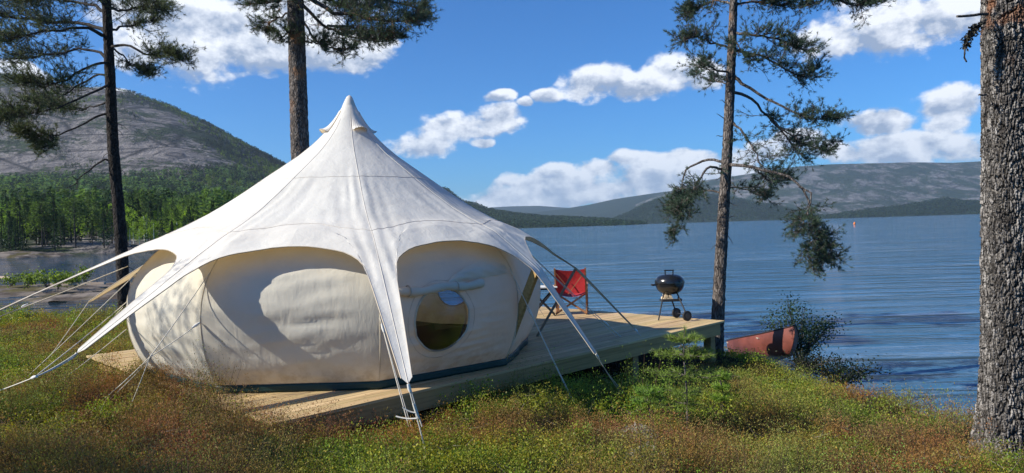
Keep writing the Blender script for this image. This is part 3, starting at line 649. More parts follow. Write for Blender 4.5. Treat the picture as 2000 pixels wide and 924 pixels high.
for k in range(9):
    nu, nv = (84, 84) if k in WIN else (34, 44)
    P = np.array([[wallpt(k, s, v) for s in np.linspace(0, 1, nu)] for v in np.linspace(vofh(.085), 1, nv)])
    S = Soup()
    if k in WIN:
        su, sh, rr = WIN[k]; C0 = wallpt(k, su, vofh(sh)); a = TH[k]+rad(20); tx = np.array([-math.sin(a), math.cos(a), 0]); 
        Q = P.reshape(-1, 3); lx = (Q-C0)@tx; lz = Q[:, 2]-C0[2]; d = np.hypot(lx, lz)
        i = np.arange(len(Q)).reshape(nv, nu); f = np.stack([i[:-1, :-1], i[:-1, 1:], i[1:, 1:], i[1:, :-1]], -1).reshape(-1, 4)
        fin = (d[f] < rr).all(1); fk = f[~fin]; edge = np.intersect1d(np.unique(f[fin]), np.unique(fk))
        def surf(dx, dz):
            h = C0[2]+dz; ch = 2*np.interp(h, WPs[:, 1], WPs[:, 0])*math.sin(rad(20)); return wallpt(k, .5+((su-.5)*2*C_r*math.sin(rad(20))+dx)/ch, vofh(h))
        C_r = np.interp(C0[2], WPs[:, 1], WPs[:, 0])
        Q = Q.copy()
        for e_ in edge: t_ = rr/d[e_]; Q[e_] = surf(lx[e_]*t_, lz[e_]*t_)
        S.add(Q, fk); wl = S.build('wall_panel', MT['wall'], tent, True)
        S = Soup(); na = 48; e4 = [surf(rr*math.cos(b_), rr*math.sin(b_)) for b_ in (0, PI/2, PI, 3*PI/2)]; pc = sum(e4)/4; pu, pv = (e4[0]-e4[2])/2*1.03, (e4[1]-e4[3])/2*1.03; pn_ = unit(np.array([math.cos(a), math.sin(a), 0]))
        R_ = [np.array([pc+pu*q_*math.cos(b_)+pv*q_*math.sin(b_)+pn_*.012*(1-q_*q_) for b_ in np.arange(na)*2*PI/na]) for q_ in (.001, .25, .5, .75, 1.0)]
        S.grid(np.array(R_), 1., True); pane = S.build('window_pane', None or MT.setdefault('vinyl', None) or simple('tmp', (1, 1, 1)), wl, True)
        pane['is_pane'] = 1
        S = Soup(); rg = np.array([surf((rr+.012)*math.cos(b_), (rr+.012)*math.sin(b_)) for b_ in np.linspace(0, 2*PI, 61)])
        nrm = np.array([math.cos(a), math.sin(a), 0]); S.tube(rg+nrm*.004, .012, 6, (.85, .85, .85), caps=False)
        rg = np.array([surf((rr+.09)*math.cos(b_), min((rr+.09)*math.sin(b_), 9)) for b_ in np.linspace(0, 2*PI, 61)]); S.tube(rg+nrm*.001, .003, 4, (.75, .75, .75), caps=False)
        S.build('window_rim', MT['wall'], wl, True)
    else:
        S.grid(P); wl = S.build('wall_panel', MT['wall'], tent, True)
for k in range(9):
    S = Soup(); S.tube(np.array([wallpt(k, 0, v) for v in np.linspace(vofh(.085), 1, 26)]), .0065, 5, (.85, .83, .78), caps=False); S.build('wall_seam', MT['wall'], tent, True)
S = Soup(); nn = 9*14
for ring in (0,):
    P = np.zeros((6, nn, 3))
    for q in range(nn):
        k, s = q//14, (q % 14)/14.; b0 = wallpt(k, s, vofh(.085)); c = np.r_[TC, 0]; dr = unit(np.array([b0[0]-c[0], b0[1]-c[1], 0.]))
        wv = .006*math.sin(q*1.9)+.012*(fbm(np.array([q*.35]), np.array([1.]), 3)[0]-.5)
        for i, (off, z) in enumerate(((-.01, .092), (.012, .088), (.016+wv, .06), (.012+wv, .03), (.02+wv, .008), (-.1, .004))): P[i, q] = (b0[0]+dr[0]*off, b0[1]+dr[1]*off, z)
    S.grid(P, 1., True)
fl = np.vstack([P[-1], [[TC[0], TC[1], .004]]]); S.add(fl, [[i, (i+1) % nn, nn] for i in range(nn)])
S.build('groundsheet', MT['green'], tent, True)
S = Soup(); S.tube([(TC[0], TC[1], .01), (TC[0]+.09, TC[1], 3.45)], .03, 10); S.build('centre_pole', MT['steel'], tent, True)

# glassy vinyl
m, t, o = newmat('clear_vinyl')
gl = nd(t, 'ShaderNodeBsdfGlossy', {0: (.6, .62, .65, 1), 'Roughness': .12}); trn = nd(t, 'ShaderNodeBsdfTransparent', {0: (.48, .55, .68, 1)})
val(t, gl, 'Normal', nd(t, 'ShaderNodeBump', {'Height': noise(t, objc(t), 5., 3), 'Strength': .12, 'Distance': .03}).outputs[0])
fr = nd(t, 'ShaderNodeFresnel', {'IOR': 1.5}); mx = nd(t, 'ShaderNodeMixShader', {0: M(t, 'ADD', fr.outputs[0], .03), 1: trn.outputs[0], 2: gl.outputs[0]}); t.links.new(mx.outputs[0], o.inputs[0])
for o_ in bpy.data.objects:
    if 'is_pane' in o_: o_.data.materials.clear(); o_.data.materials.append(m); del o_['is_pane']

# rolled window cover and its peaked flap over the near window (sector 1)
def wp(k, s, h, off=0.):
    q = wallpt(k, s, vofh(h)); a = TH[k]+rad(20); return q+np.array([math.cos(a), math.sin(a), 0])*off
S = Soup(); ss = np.linspace(.06, .70, 30)
hl = 1.045+.012*np.sin(ss*19)+.03*(ss-.2)
S.tube(np.array([wp(1, s, h, .035) for s, h in zip(ss, hl)]), .050+.006*np.sin(ss*40)+.004*np.sin(ss*93+1), 12)
rc = S.build('rolled_window_cover', MT['wall'], tent, True)
for s_ in (.17, .50):
    S = Soup(); a = np.linspace(0, 2*PI, 12); S.tube(np.array([wp(1, s_, 1.05+.06*math.sin(b_), .035+.06*math.cos(b_)) for b_ in a]), .008, 5); S.build('tie', MT['hem'], rc, True)
S = Soup(); P = np.zeros((12, 26, 3))
for j in range(26):
    s = .38+.58*j/25; u = j/25; top = 1.10+.19*math.sin(PI*min(max((u-.12)/.88, 0), 1)*.8)**.8*(1 if u > .12 else 0)+.02*u
    for i in range(12):
        v_ = i/11; off = .012+.05*math.sin(PI*v_*.9)*math.sin(PI*u)**.6+.03*v_*0+.006*math.sin(j*1.3+i)
        P[i, j] = wp(1, s, (1.085+.065*max(u-.1, 0))*(1-v_)+top*v_+.004, off)
S.grid(P); S.build('window_flap', MT['wall'], tent, True)

# awning poles
def plank(a, b_, w, h, mat, name, parent, tintv=1.):
    S = Soup(); S.bar(a, b_, w, h, tintv, up=(DU[0], DU[1], 0)); return S.build(name, mat, parent)
plank(atz(978, 710, .0), at(1046, 530, 8.55), .10, .055, MT['fascia'], 'awning_pole', tent, (1.1, 1.05, .95))
S = Soup(); S.tube([atz(1049, 657, .0), at(1123, 527, 10.62)], .021, 8); S.build('awning_pole', MT['steel'], tent, True)
S = Soup(); S.tube([P3(4, 2.75, 0), P3(4, 3.35, 1.09)], .021, 8); S.build('awning_pole', MT['steel'], tent, True)

# guy ropes
def rope(pts, r=.0055, mat='rope', sag=0.):
    pts = [np.array(p, float) for p in pts]; S = Soup()
    if len(pts) == 2:
        tt = np.linspace(0, 1, 9)[:, None]; pp = pts[0]*(1-tt)+pts[1]*tt; pp[:, 2] -= sag*4*(tt*(1-tt))[:, 0]; S.tube(pp, r, 5)
    else: S.tube(np.array(pts), r, 5)
    return S
def gz(px, py, h=-.1):
    q = atz(px, py, h)
    for _ in range(6): q = atz(px, py, float(ground_z(q[0], q[1]))+.02)
    return q
def guy(name_parts, slider=None):
    S = Soup()
    for pts, r in name_parts:
        q = rope(pts, r, sag=.01); S.V += q.V; S.T += q.T
        for f in (3, 4): S.F[f] += [x+S.n for x in q.F[f]]
        S.n += q.n
    g = S.build('guy_rope', MT['rope'], tent, True)
    if slider is not None:
        S = Soup(); a, b_ = slider; S.tube([a, (np.array(a)+b_)/2, b_], [.011, .016, .009], 6); S.build('rope_slider', MT['white'], g, True)
    return g
l_ = lambda a, b_, t_: np.array(a)*(1-t_)+np.array(b_)*t_
t1 = tips[1][0]; g1 = gz(833, 884); kn = l_(t1, g1, .12); k2 = l_(t1, g1, .62)
off = np.array([.035, 0, 0])
guy([((t1, k2), .006), ((t1+off*.3, k2+off*.6), .005), ((k2, g1), .006), ((l_(t1, g1, .42), l_(t1, g1, .30)+np.array([-.09, 0, -.02])), .007), ((l_(t1, g1, .50), l_(t1, g1, .44)+np.array([-.17, .03, -.02])), .007), ((l_(t1, g1, .28), l_(t1, g1, .5)+np.array([.01, 0, 0])), .010)], (t1, kn))
wB = wp(0, 1., .80, .0); gB = gz(801, 842); guy([((wB, gB), .006)], (l_(wB, gB, .06), l_(wB, gB, .14)))
guy([((l_(wB, gB, .1), gz(808, 850)), .0035)])
wC = wp(1, .985, 1.2, .02); gC = gz(1122, 792); guy([((wC, gC), .006), ((l_(wC, gC, .02), gz(1126, 796)), .005), ((wp(1, 1., .95, .0), l_(wC, gC, .40)), .004)], (l_(wC, gC, .30), l_(wC, gC, .36)))
t2 = tips[2][1]; g2 = gz(1212, 768); guy([((t2, g2), .006), ((l_(t2, g2, .5), g2+np.array([.05, 0, 0])), .004)], (l_(t2, g2, .02), l_(t2, g2, .14)))
t3 = tips[3][1]; a3 = atz(1252, 656, 0.004); guy([((t3, a3), .006)], (l_(t3, a3, .15), l_(t3, a3, .5)))
wD = wp(2, .99, 1.28, .02); aD = atz(1213, 658, .004); guy([((wD, aD), .006), ((wD, aD+np.array([-.06, .05, 0])), .0045)], (l_(wD, aD, .80), l_(wD, aD, .86)))
wA = wp(0, .0, 1.32, .01); gA = gz(252, 800); mA = at(293, 697, 7.0); guy([((wA, mA), .005), ((mA, gA), .005), ((wp(0, 0, .80, .01), mA), .005), ((mA, gz(205, 778)), .005), ((mA+off*.6, gz(212, 782)), .004)], (wp(0, 0, .80, .02), l_(wp(0, 0, .80, .02), mA, .16)))
t0 = tips[0][0]; g0 = gz(-60, 782); k0 = at(72, 735, 5.95)
guy([((t0, k0), .006), ((t0-[0, .05, .03], k0), .005), ((k0, g0), .006), ((t0, at(133, 703, 6.3)), .012)], (k0, l_(k0, g0, .06)))
wL = wp(7, 1., 1.28, .01); guy([((wL, gz(36, 752)), .005)]); wL2 = wp(7, 1., .75, .01)
guy([((at(247, 590, 9.2), at(72, 733, 6.1)), .005), ((at(240, 600, 9.25), t0), .004)]); guy([((at(247, 643, 9.3), gz(95, 762)), .005)])
tl = tips[8][0]; guy([((tl, tl+(tl-axis[8][1])*.5), .006), ((at(250, 520, 8.9), at(-60, 640, 7.9)), .006)], (at(42, 600, 8.35), at(55, 594, 8.4)))
for k in (4, 5, 6, 7):
    e = P3(k, 5.0, 0); a_ = tips[k][-1]; a2 = np.array([e[0], e[1], float(ground_z(e[0], e[1]))]); 
    if k == 4: a2 = P3(4, 4.45, .004)
    guy([((a_, a2), .006)])

# things inside the tent
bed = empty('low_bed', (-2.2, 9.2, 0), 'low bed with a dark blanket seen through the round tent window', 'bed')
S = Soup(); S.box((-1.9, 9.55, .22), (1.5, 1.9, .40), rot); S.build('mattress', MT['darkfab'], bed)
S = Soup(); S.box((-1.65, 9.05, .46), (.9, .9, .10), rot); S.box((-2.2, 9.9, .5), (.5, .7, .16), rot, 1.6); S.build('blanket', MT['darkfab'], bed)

# ================================================================== THINGS ON THE DECK
bb = atz(1318, 621, 0); bb = np.array([2.78, 12.75, 0])
bbq = empty('kettle_barbecue', tuple(bb), 'black kettle barbecue on two wheels near the deck corner', 'barbecue')
S = Soup(); a = np.linspace(0, 1, 12); th = a*PI/2
S.tube([bb+[0, 0, .625-.205*math.cos(q)] for q in th[::1]], [max(.255*math.sin(q)**.8, .004) for q in th], 32); S.tube([bb+[0, 0, .623], bb+[0, 0, .637]], [.262, .262], 32)
bowl = S.build('bowl', MT['black'], bbq, True)
S = Soup(); S.tube([bb+[0, 0, .637+.150*math.sin(q)] for q in th], [max(.262*math.cos(q)**.72, .004) for q in th], 32); lid = S.build('lid', MT['black'], bbq, True)
S = Soup(); S.bar(bb+[-.075, 0, .775], bb+[-.075, 0, .845], .018, .018); S.bar(bb+[.065, 0, .78], bb+[.065, 0, .845], .018, .018); S.bar(bb+[-.09, 0, .85], bb+[.08, 0, .85], .028, .022); S.build('handle', MT['blackmatt'], lid)
S = Soup(); S.bar(bb+[-.25, 0, .60], bb+[-.31, -.02, .595], .03, .03); S.bar(bb+[-.31, -.06, .60], bb+[-.31, .04, .60], .03, .03); S.build('handle', MT['blackmatt'], bowl)
feet = [atz(1286, 626, 0.), atz(1321, 611, .09), atz(1342, 617, .09)]
wr_ = .088
wheel = []
for q, top in zip(feet, (bb+[-.11, -.03, .47], bb+[.0, .10, .47], bb+[.11, -.03, .47])):
    S = Soup(); S.tube([top, q], .013, 8); S.tube([top+[0, 0, .03], top-[0, 0, .03]], [.024, .018], 8); S.build('leg', MT['blackmatt'], bbq, True)
for q in feet[1:]:
    n_ = unit(np.array([.45, -1., 0])); S = Soup(); S.tube([q-n_*.018, q-n_*.014, q+n_*.014, q+n_*.018], [wr_*.92, wr_, wr_, wr_*.92], 24); w_ = S.build('wheel', MT['blackmatt'], bbq, False)
    S = Soup(); S.tube([q+n_*.018, q+n_*.024], [wr_*.55, wr_*.5], 20, 2.5); S.build('hub', MT['blackmatt'], w_)
S = Soup(); S.tube([feet[1], feet[2]], .008, 6); S.build('axle', MT['blackmatt'], bbq)
S = Soup(); P = bb+[0, -.01, .315]; S.box(P, (.34, .30, .012)); S.box(P+[0, -.15, .02], (.34, .01, .04)); S.box(P+[.17, 0, .02], (.01, .3, .04)); S.build('shelf', MT['blackmatt'], bbq)
wb = empty('firewood', tuple(bb+[-.08, -.05, .322]), 'pale split firewood lying on the shelf under the barbecue', 'firewood')
for i, (dx, dz) in enumerate(((-.12, .0), (-.055, .0), (.0, .0), (-.09, .052), (-.02, .05))):
    S = Soup(); S.tube([bb+[dx, -.13, .35+dz], bb+[dx+.01, .12, .35+dz]], .03, 7, .9+.4*rs.rand()); S.build('log', simple('split_wood', (.55, .42, .26), .8, .3, 20.) if 'split' not in MT else MT['split'], wb)

ch0 = np.array([1.12, 13.85, 0]); chair = empty('folding_chair', tuple(ch0), 'red canvas folding chair with wooden frame facing the lake', 'chair')
ca, sa = math.cos(rad(-8)), math.sin(rad(-8)); R3 = np.array([[ca, -sa, 0], [sa, ca, 0], [0, 0, 1.]])
cp = lambda x, y, z: ch0+R3@np.array([x, y, z])
P = np.zeros((14, 20, 3))
for i in range(14):
    for j in range(20):
        u = -1+2*j/19; v_ = i/13; P[i, j] = cp(.285*u*(1-.05*v_*0), -.22-.10*v_+.05*(1-u*u)*(.4+.6*math.sin(PI*v_)), .40+.48*v_-.035*(1-u*u)*v_+(.05*(u*u))*(1-v_)*.6)
S = Soup(); S.grid(P); S.build('back_canvas', MT['red'], chair, True)
P = np.zeros((12, 16, 3))
for i in range(12):
    for j in range(16): u = -1+2*j/15; v_ = i/11; P[i, j] = cp(.27*u, -.22+.44*v_, .40+.05*v_-.06*(1-u*u))
S = Soup(); S.grid(P); S.build('seat_canvas', MT['red'], chair, True)
for s_ in (-1, 1):
    S = Soup(); S.bar(cp(.285*s_, -.12, .0), cp(.29*s_, -.33, .90), .028, .035); S.build('back_post', MT['chairwood'], chair)
    S = Soup(); S.bar(cp(.285*s_, -.26, .02), cp(.28*s_, .28, .47), .024, .035); S.build('side_rail', MT['chairwood'], chair)
    S = Soup(); S.bar(cp(.285*s_, .27, .0), cp(.285*s_, .27, .56), .028, .035); S.build('leg', MT['chairwood'], chair)
    S = Soup(); S.bar(cp(.30*s_, -.24, .56), cp(.30*s_, .30, .58), .05, .022); S.build('armrest', MT['chairwood'], chair)
    S = Soup(); S.bar(cp(-.28*s_, -.20, .03), cp(.28*s_, -.16, .40), .022, .035); S.build('crossbar', MT['chairwood'], chair)
    S = Soup(); S.bar(cp(-.26*s_, -.345, .80), cp(.05*s_, -.305, .40), .018, .012); S.build('back_brace', MT['chairwood'], chair)

tb = np.array([.55, 13.7, 0]); tab = empty('folding_table', tuple(tb), 'small folding table with pale top and dark crossed legs beside the red chair', 'table')
S = Soup(); S.box(tb+[0, 0, .545], (.55, .42, .02)); S.build('table_top', MT['white'], tab)
S = Soup(); S.box(tb+[0, 0, .515], (.52, .39, .035)); S.build('frame', MT['blackmatt'], tab)
for yy in (-.16, .16):
    for s_ in (-1, 1): S = Soup(); S.bar(tb+[-.23*s_, yy, 0], tb+[.23*s_, yy+.02*s_, .50], .03, .03); S.build('leg', MT['blackmatt'], tab)

x_ = rs.rand(2600)*DLU; y_ = rs.rand(2600)*DLV; Q = DC+DU*x_[:, None]+DV*y_[:, None]+np.array([0, 0, .004]); a = rs.rand(2600)*2*PI; d_ = np.stack([np.cos(a), np.sin(a), 0*a], 1)
k_ = fbm(x_*1.2, y_*1.2, 66) > .45; LT = Soup(); leaves(LT, Q[k_], d_[k_]*(.03+.03*rs.rand(k_.sum(), 1)), np.stack([-np.sin(a), np.cos(a), 0*a], 1)[k_]*.005, np.array([.16, .09, .045])*(.5+rs.rand(k_.sum(), 1))); tag(LT.build('needle_litter', MT['heather']), 'brown fallen pine needles scattered over the deck boards', 'litter', kind='stuff')

# ---------------------------------------------------------------- canoe
cn0, cn1 = np.array([5.03, 12.85, -.80]), np.array([4.90, 16.3, -1.58])
canoe = empty('canoe', tuple((cn0+cn1)/2), 'reddish brown canoe lying with its bow up on the heather bank beside the leafy bush', 'canoe')
ax3 = unit(cn1-cn0); L = np.linalg.norm(cn1-cn0); roll = rad(-7)
sdv = unit(np.cross(ax3, (0, 0, 1))); upv = np.cross(sdv, ax3); sdv, upv = sdv*math.cos(roll)+upv*math.sin(roll), upv*math.cos(roll)-sdv*math.sin(roll)
def hull(inset, ns=44, nc=21):
    P = np.zeros((ns, nc, 3))
    for i in range(ns):
        t_ = -1+2*i/(ns-1); bm = (.50-inset)*(1-abs(t_)**2.1)+.004; top = .43+.16*abs(t_)**2.6-(0 if not inset else .0)
        for j in range(nc):
            u = -1+2*j/(nc-1); au = abs(u); x = bm*math.copysign(min(1, (au*1.15))**.75*(1 if au < .85 else 1), u) if au < 1 else bm*u
            f_ = au**2.6; z = .02+inset+f_*(top-.02-inset)+.06*abs(t_)**4*(1-au)
            stem = (1-f_)*.22*max(abs(t_)-.86, 0)/.14
            s_ = L/2*(1+t_)-math.copysign((.30*(1-f_)**2+.04*f_**2)*max(abs(t_)-.80, 0)/.20, t_)
            P[i, j] = cn0+ax3*s_+sdv*x+upv*z
    return P
H_ = hull(0.); S = Soup(); S.grid(H_); S.grid(hull(.014)[:, ::-1]); hu = S.build('hull', MT['canoe'], canoe, True)
S = Soup(); S.tube(H_[:, 0], .014, 6); S.tube(H_[:, -1], .014, 6); S.build('gunwale', MT['canoetrim'], hu, True)
for f_ in (.27, .68):
    i = int(f_*43); S = Soup(); S.bar(H_[i, 0]-upv*.06, H_[i, -1]-upv*.06, .22, .02); S.build('seat', MT['log'], canoe)
for i in (2, 41):
    S = Soup(); S.add([H_[i, 0], H_[i, -1], H_[0 if i < 9 else 43, 0]+upv*.01, H_[6 if i < 9 else 37, 0], H_[6 if i < 9 else 37, -1]], [[0, 1, 4, 3]]); S.build('end_deck', MT['canoetrim'], canoe)

by = atz(1669, 437, WATER+.3); bu = empty('buoy', (by[0], by[1], WATER), 'tiny orange buoy far out on the lake', 'buoy')
S = Soup(); S.tube([(by[0], by[1], WATER+z_) for z_ in (-.2, .1, .5, .8, .95)], [.2, .4, .45, .3, .05], 12); S.build('float', MT['orange'], bu, True)
S = Soup(); S.tube([(by[0], by[1], WATER+.9), (by[0], by[1], WATER+1.2)], .05, 6); S.build('mast', MT['orange'], bu, True)

# driftwood on the islet
for (x0, y0, x1, y1, lab) in ((98, 556, 205, 553, 'long pale driftwood plank lying across the rocky islet'), (-30, 541, 22, 542, 'short pale driftwood plank near the left edge of the islet')):
    a, b_ = atz(x0, y0, -.85), atz(x1, y1, -.85); S = Soup(); S.bar(a, b_, .22, .14, (1.25, 1.2, 1.15)); tag(S.build('driftwood', MT['log']), lab, 'driftwood', 'driftwood planks on the islet')

# ================================================================== PINES
def polyat(pts, t):
    k = len(pts)-1; i = min(int(t*k), k-1); f = t*k-i; return pts[i]*(1-f)+pts[i+1]*f, unit(pts[i+1]-pts[i])
def foliage(S, T, limb, n, spread, t0=.3, sub=6, up=.22, r=None, rr=.007, droop=0.):
    r = r or rs
    for i in range(n):
        t_ = t0+(1-t0)*r.rand()**.75; b0, tg = polyat(limb, t_); pr = unit(np.cross(tg, (0, 0, 1.))+r.normal(size=3)*.15)*r.choice([-1, 1])
        d = unit(tg*(.25+.6*r.rand())+pr*(.3+.8*r.rand())+np.array([0, 0, up-droop])+r.normal(size=3)*.30); L_ = spread*(.35+.75*r.rand())*(1.15-.5*t_)
        e1 = b0+d*L_*.55+np.array([0, 0, -.03*L_]); e2 = b0+d*L_+np.array([0, 0, .12*L_-droop*.5*L_])
        S.tube([b0, e1, e2], [rr, rr*.7, rr*.4], 3, caps=False)
        for j in range(int(sub*1.5)):
            s = .16+.84*(j+r.rand()*.7)/int(sub*1.5); q = b0+(e1-b0)*min(s/.55, 1)+(e2-e1)*max((s-.55)/.45, 0); d2 = unit(d*.7+r.normal(size=3)*.55+np.array([0, 0, .28])); l2 = .05+L_*(.16+.24*r.rand())
            q2 = q+d2*l2; S.tube([q, q2], [rr*.5, rr*.35], 3, caps=False); T.append((q2, unit(d2+np.array([0, 0, .35]))))
            if r.rand() < .15: T.append((q+d2*l2*.5, unit(d2+r.normal(size=3)*.4)))
        T.append((e2, unit(d+np.array([0, 0, .4]))))
def needles(T, n, L_, w, c, r, var=.35):
    P = np.array([a for a, b_ in T]); D = np.array([b_ for a, b_ in T]); N = len(P)
    p = np.repeat(P, n, 0); d = np.repeat(D, n, 0); k = r.rand(N*n, 1)
    base = p-d*L_*.9*k; dr = unit(d*(.45+.5*k)+rdir(N*n, r)*.75); ln = L_*(.7+.5*r.rand(N*n, 1)); sd_ = unit(np.cross(dr, rdir(N*n, r)))*w*.5
    V = np.stack([base-sd_, base+sd_, base+dr*ln], 1).reshape(-1, 3)
    ct = np.repeat(1+var*r.normal(size=(N, 1)), n, 0).clip(.35, 2); tn = np.repeat(np.array(c)*ct, 3, 0)
    S = Soup(); S.add(V, np.arange(N*n*3).reshape(-1, 3), tn); return S
def limbtube(S, pts, r0, r1=.006, n=12, wob=.02, r=None, tintv=1.):
    q = spline(pts, n); r = r or rs; q[1:-1] += r.normal(size=(n-2, 3))*wob; S.tube(q, np.linspace(r0, r1, n), 6, tintv); return q
def trunkmesh(pts, radii, nz, na, amp, scale, seed, flare=0., tone=(1, 1, 1)):
    q = spline(pts, nz); rd = np.interp(np.linspace(0, 1, nz), np.linspace(0, 1, len(radii)), radii); a = np.arange(na)*2*PI/na
    zz = q[:, 2]; A, Z = np.meshgrid(a, zz); per = max(int(2*PI*rd[0]*scale), 6)
    f1, f2, idd = worley(A/(2*PI)*per+.5*fbm(A*3, Z*4, seed), Z*scale*.26, per, seed); pl = np.clip((f2-f1)*4.5, 0, 1)
    g1, g2, id2 = worley(A/(2*PI)*per*2+.4*fbm(A*5, Z*9, seed+3), Z*scale*1.1, per*2, seed+4); pl2 = np.clip((g2-g1)*4, 0, 1)
    R_ = rd[:, None]+amp*(pl*.7+.5*pl2*pl+.35*idd*pl+.25*id2*pl)-amp*.7+flare*np.exp(-(Z-zz[0])/.30)*(.6+.4*np.sin(A*5+1.2))
    P = q[:, None]+np.stack([np.cos(A)*R_, np.sin(A)*R_, 0*A], -1)
    tn = (.72+.35*idd+.3*id2*pl2)[..., None]*np.array(tone); S = Soup(); S.grid(P, tn.reshape(-1, 3), True); return S
# slender pine behind the deck corner
def pine(loc, label, extra=None):
    e = empty('pine_tree', loc, label, 'pine tree'); return e
r1 = np.random.RandomState(11); Y1 = 12.95
pp = [at(1398, 745, Y1), at(1402, 620, Y1), at(1411, 450, Y1), at(1420, 300, Y1), at(1427, 150, Y1), at(1433, 0, Y1), at(1436, -110, Y1), at(1440, -230, Y1)]
pp = np.array(pp); pine1 = pine(tuple(pp[0]), 'slender pine with drooping lower branches rising behind the deck corner')
trunkmesh(pp, [.125, .108, .096, .085, .075, .062, .04, .012], 260, 36, .012, 26, 5, .06).build('trunk', MT['bark'], pine1, True)
BR = Soup(); T = []
def L1(pts, r0, n, spread, t0=.35, **k):
    q = limbtube(BR, [at(a, b_, Y1+c) for a, b_, c in pts], r0, .007, 14, .012, r1); foliage(BR, T, q, int(n*1.5), spread*1.35, t0, r=r1, **k); return q
L1([(1430, 148, 0), (1470, 175, -.2), (1520, 205, -.4), (1570, 228, -.5), (1625, 235, -.6)], .036, 24, .42, .62)
L1([(1426, 178, 0), (1460, 190, .2), (1495, 220, .3), (1530, 262, .5), (1560, 300, .6)], .032, 28, .5, .45)
L1([(1424, 236, 0), (1447, 255, -.2), (1475, 300, -.4), (1495, 335, -.5)], .026, 12, .42, .35)
L1([(1495, 222, .3), (1540, 262, .1), (1590, 288, 0), (1620, 292, -.1)], .02, 20, .42, .25)
q = L1([(1418, 322, 0), (1450, 324, -.3), (1500, 334, -.6), (1550, 348, -.8), (1575, 385, -.9), (1590, 440, -1.), (1600, 480, -1.)], .036, 26, .42, .68)
L1([(1560, 365, -.9), (1585, 380, -1.), (1578, 420, -1.1), (1560, 450, -1.2)], .018, 14, .36, .5, droop=.3)
L1([(1590, 440, -1.), (1615, 470, -1.1), (1625, 500, -1.2)], .014, 14, .34, .1, droop=.3)
L1([(1590, 470, -1.), (1570, 495, -1.), (1590, 520, -.9)], .012, 12, .34, .1, droop=.2)
L1([(1480, 332, -.5), (1500, 350, -.2), (1530, 352, .1)], .016, 14, .42, .3)
L1([(1414, 316, 0), (1380, 314, .2), (1345, 328, .3), (1332, 352, .3), (1330, 380, .3)], .03, 6, .3, .75)
L1([(1412, 330, 0), (1385, 326, -.2), (1365, 352, -.4), (1345, 385, -.5), (1325, 410, -.6)], .026, 22, .38, .35, droop=.15)
L1([(1412, 378, 0), (1380, 372, .3), (1340, 385, .5), (1310, 410, .6)], .022, 24, .38, .3, droop=.15)
L1([(1410, 372, 0), (1432, 365, .3), (1465, 375, .5), (1500, 388, .6)], .018, 14, .38, .3)
L1([(1345, 385, -.5), (1325, 425, -.6), (1318, 455, -.6)], .012, 10, .28, .1, droop=.3)
L1([(1427, 92, 0), (1395, 85, .2), (1360, 72, .3), (1335, 78, .3)], .026, 22, .40, .3)
L1([(1425, 140, 0), (1400, 138, -.2), (1375, 125, -.4), (1362, 140, -.5)], .022, 16, .36, .3)
L1([(1425, 165, 0), (1405, 160, .3), (1395, 158, .5)], .015, 8, .3, .3)
L1([(1430, 62, 0), (1470, 68, -.3), (1520, 78, -.5), (1575, 100, -.7)], .03, 30, .45, .25)
L1([(1429, 100, 0), (1465, 105, .3), (1510, 120, .5), (1560, 150, .7), (1590, 135, .7)], .028, 32, .45, .35)
L1([(1429, 60, 0), (1440, 90, -.5), (1470, 118, -.8)], .02, 14, .4, .3)
L1([(1433, 10, 0), (1400, 0, .3), (1370, 12, .5), (1345, 30, .5)], .024, 26, .4, .25)
L1([(1433, 5, 0), (1480, 5, .3), (1530, 10, .5)], .024, 24, .42, .25)
L1([(1433, -20, 0), (1520, -40, -.5), (1600, -15, -.8), (1660, 8, -1.), (1700, 5, -1.)], .035, 40, .5, .30)
L1([(1434, -60, 0), (1500, -60, .5), (1560, -35, .8), (1620, -8, .9), (1560, 15, .9)], .03, 34, .5, .3)
for k in range(9):
    a = r1.rand()*2*PI; y_ = -60-18*k; b0 = at(1436, y_, Y1); LL = .9-.06*k
    q = limbtube(BR, [b0, b0+[LL*.5*math.cos(a), LL*.5*math.sin(a), .05], b0+[LL*math.cos(a), LL*math.sin(a), .2]], .02, .006, 8, .01, r1); foliage(BR, T, q, 16, .4, .2, r=r1)
for (a0, b0, a1, b1) in ((1420, 238, 1400, 222), (1416, 268, 1399, 266), (1409, 447, 1432, 478), (1412, 430, 1436, 422), (1409, 470, 1388, 488), (1405, 560, 1420, 590), (1416, 345, 1398, 352), (1412, 395, 1440, 402), (1424, 205, 1406, 196)):
    limbtube(BR, [at(a0, b0, Y1), at((a0+a1)/2, (b0+b1)/2-2, Y1), at(a1, b1, Y1-.1)], .011, .004, 5, .008, r1)
BR.build('branches', MT['bark'], pine1, True)
needles(T, 16, .062, .0062, (.055, .090, .055), r1).build('crown', MT['needle'], pine1)
# tall pine on the left
r2 = np.random.RandomState(12); Y2 = 18.6
pp = np.array([at(250, 690, Y2), at(243, 600, Y2), at(235, 450, Y2), at(222, 300, Y2), at(215, 150, Y2), at(208, 0, Y2), at(204, -120, Y2), at(200, -260, Y2)])
pine2 = pine(tuple(pp[0]), 'tall dark pine on the left whose trunk passes behind the tent')
trunkmesh(pp, [.155, .148, .138, .128, .116, .098, .07, .02], 260, 36, .014, 18, 8, .05, (.6, .58, .58)).build('trunk', MT['bark_dark'], pine2, True)
BR = Soup(); T = []
def L2(pts, r0, n, spread, t0=.3, **k):
    q = limbtube(BR, [at(a, b_, Y2+c) for a, b_, c in pts], r0, .008, 14, .02, r2, .8); foliage(BR, T, q, int(n*1.35), spread*1.45, t0, r=r2, sub=6, rr=.009, **k)
L2([(206, 62, 0), (180, 48, .3), (120, 45, .6), (60, 38, .9), (-10, 30, 1.2), (-60, 40, 1.3)], .06, 58, .75, .28)
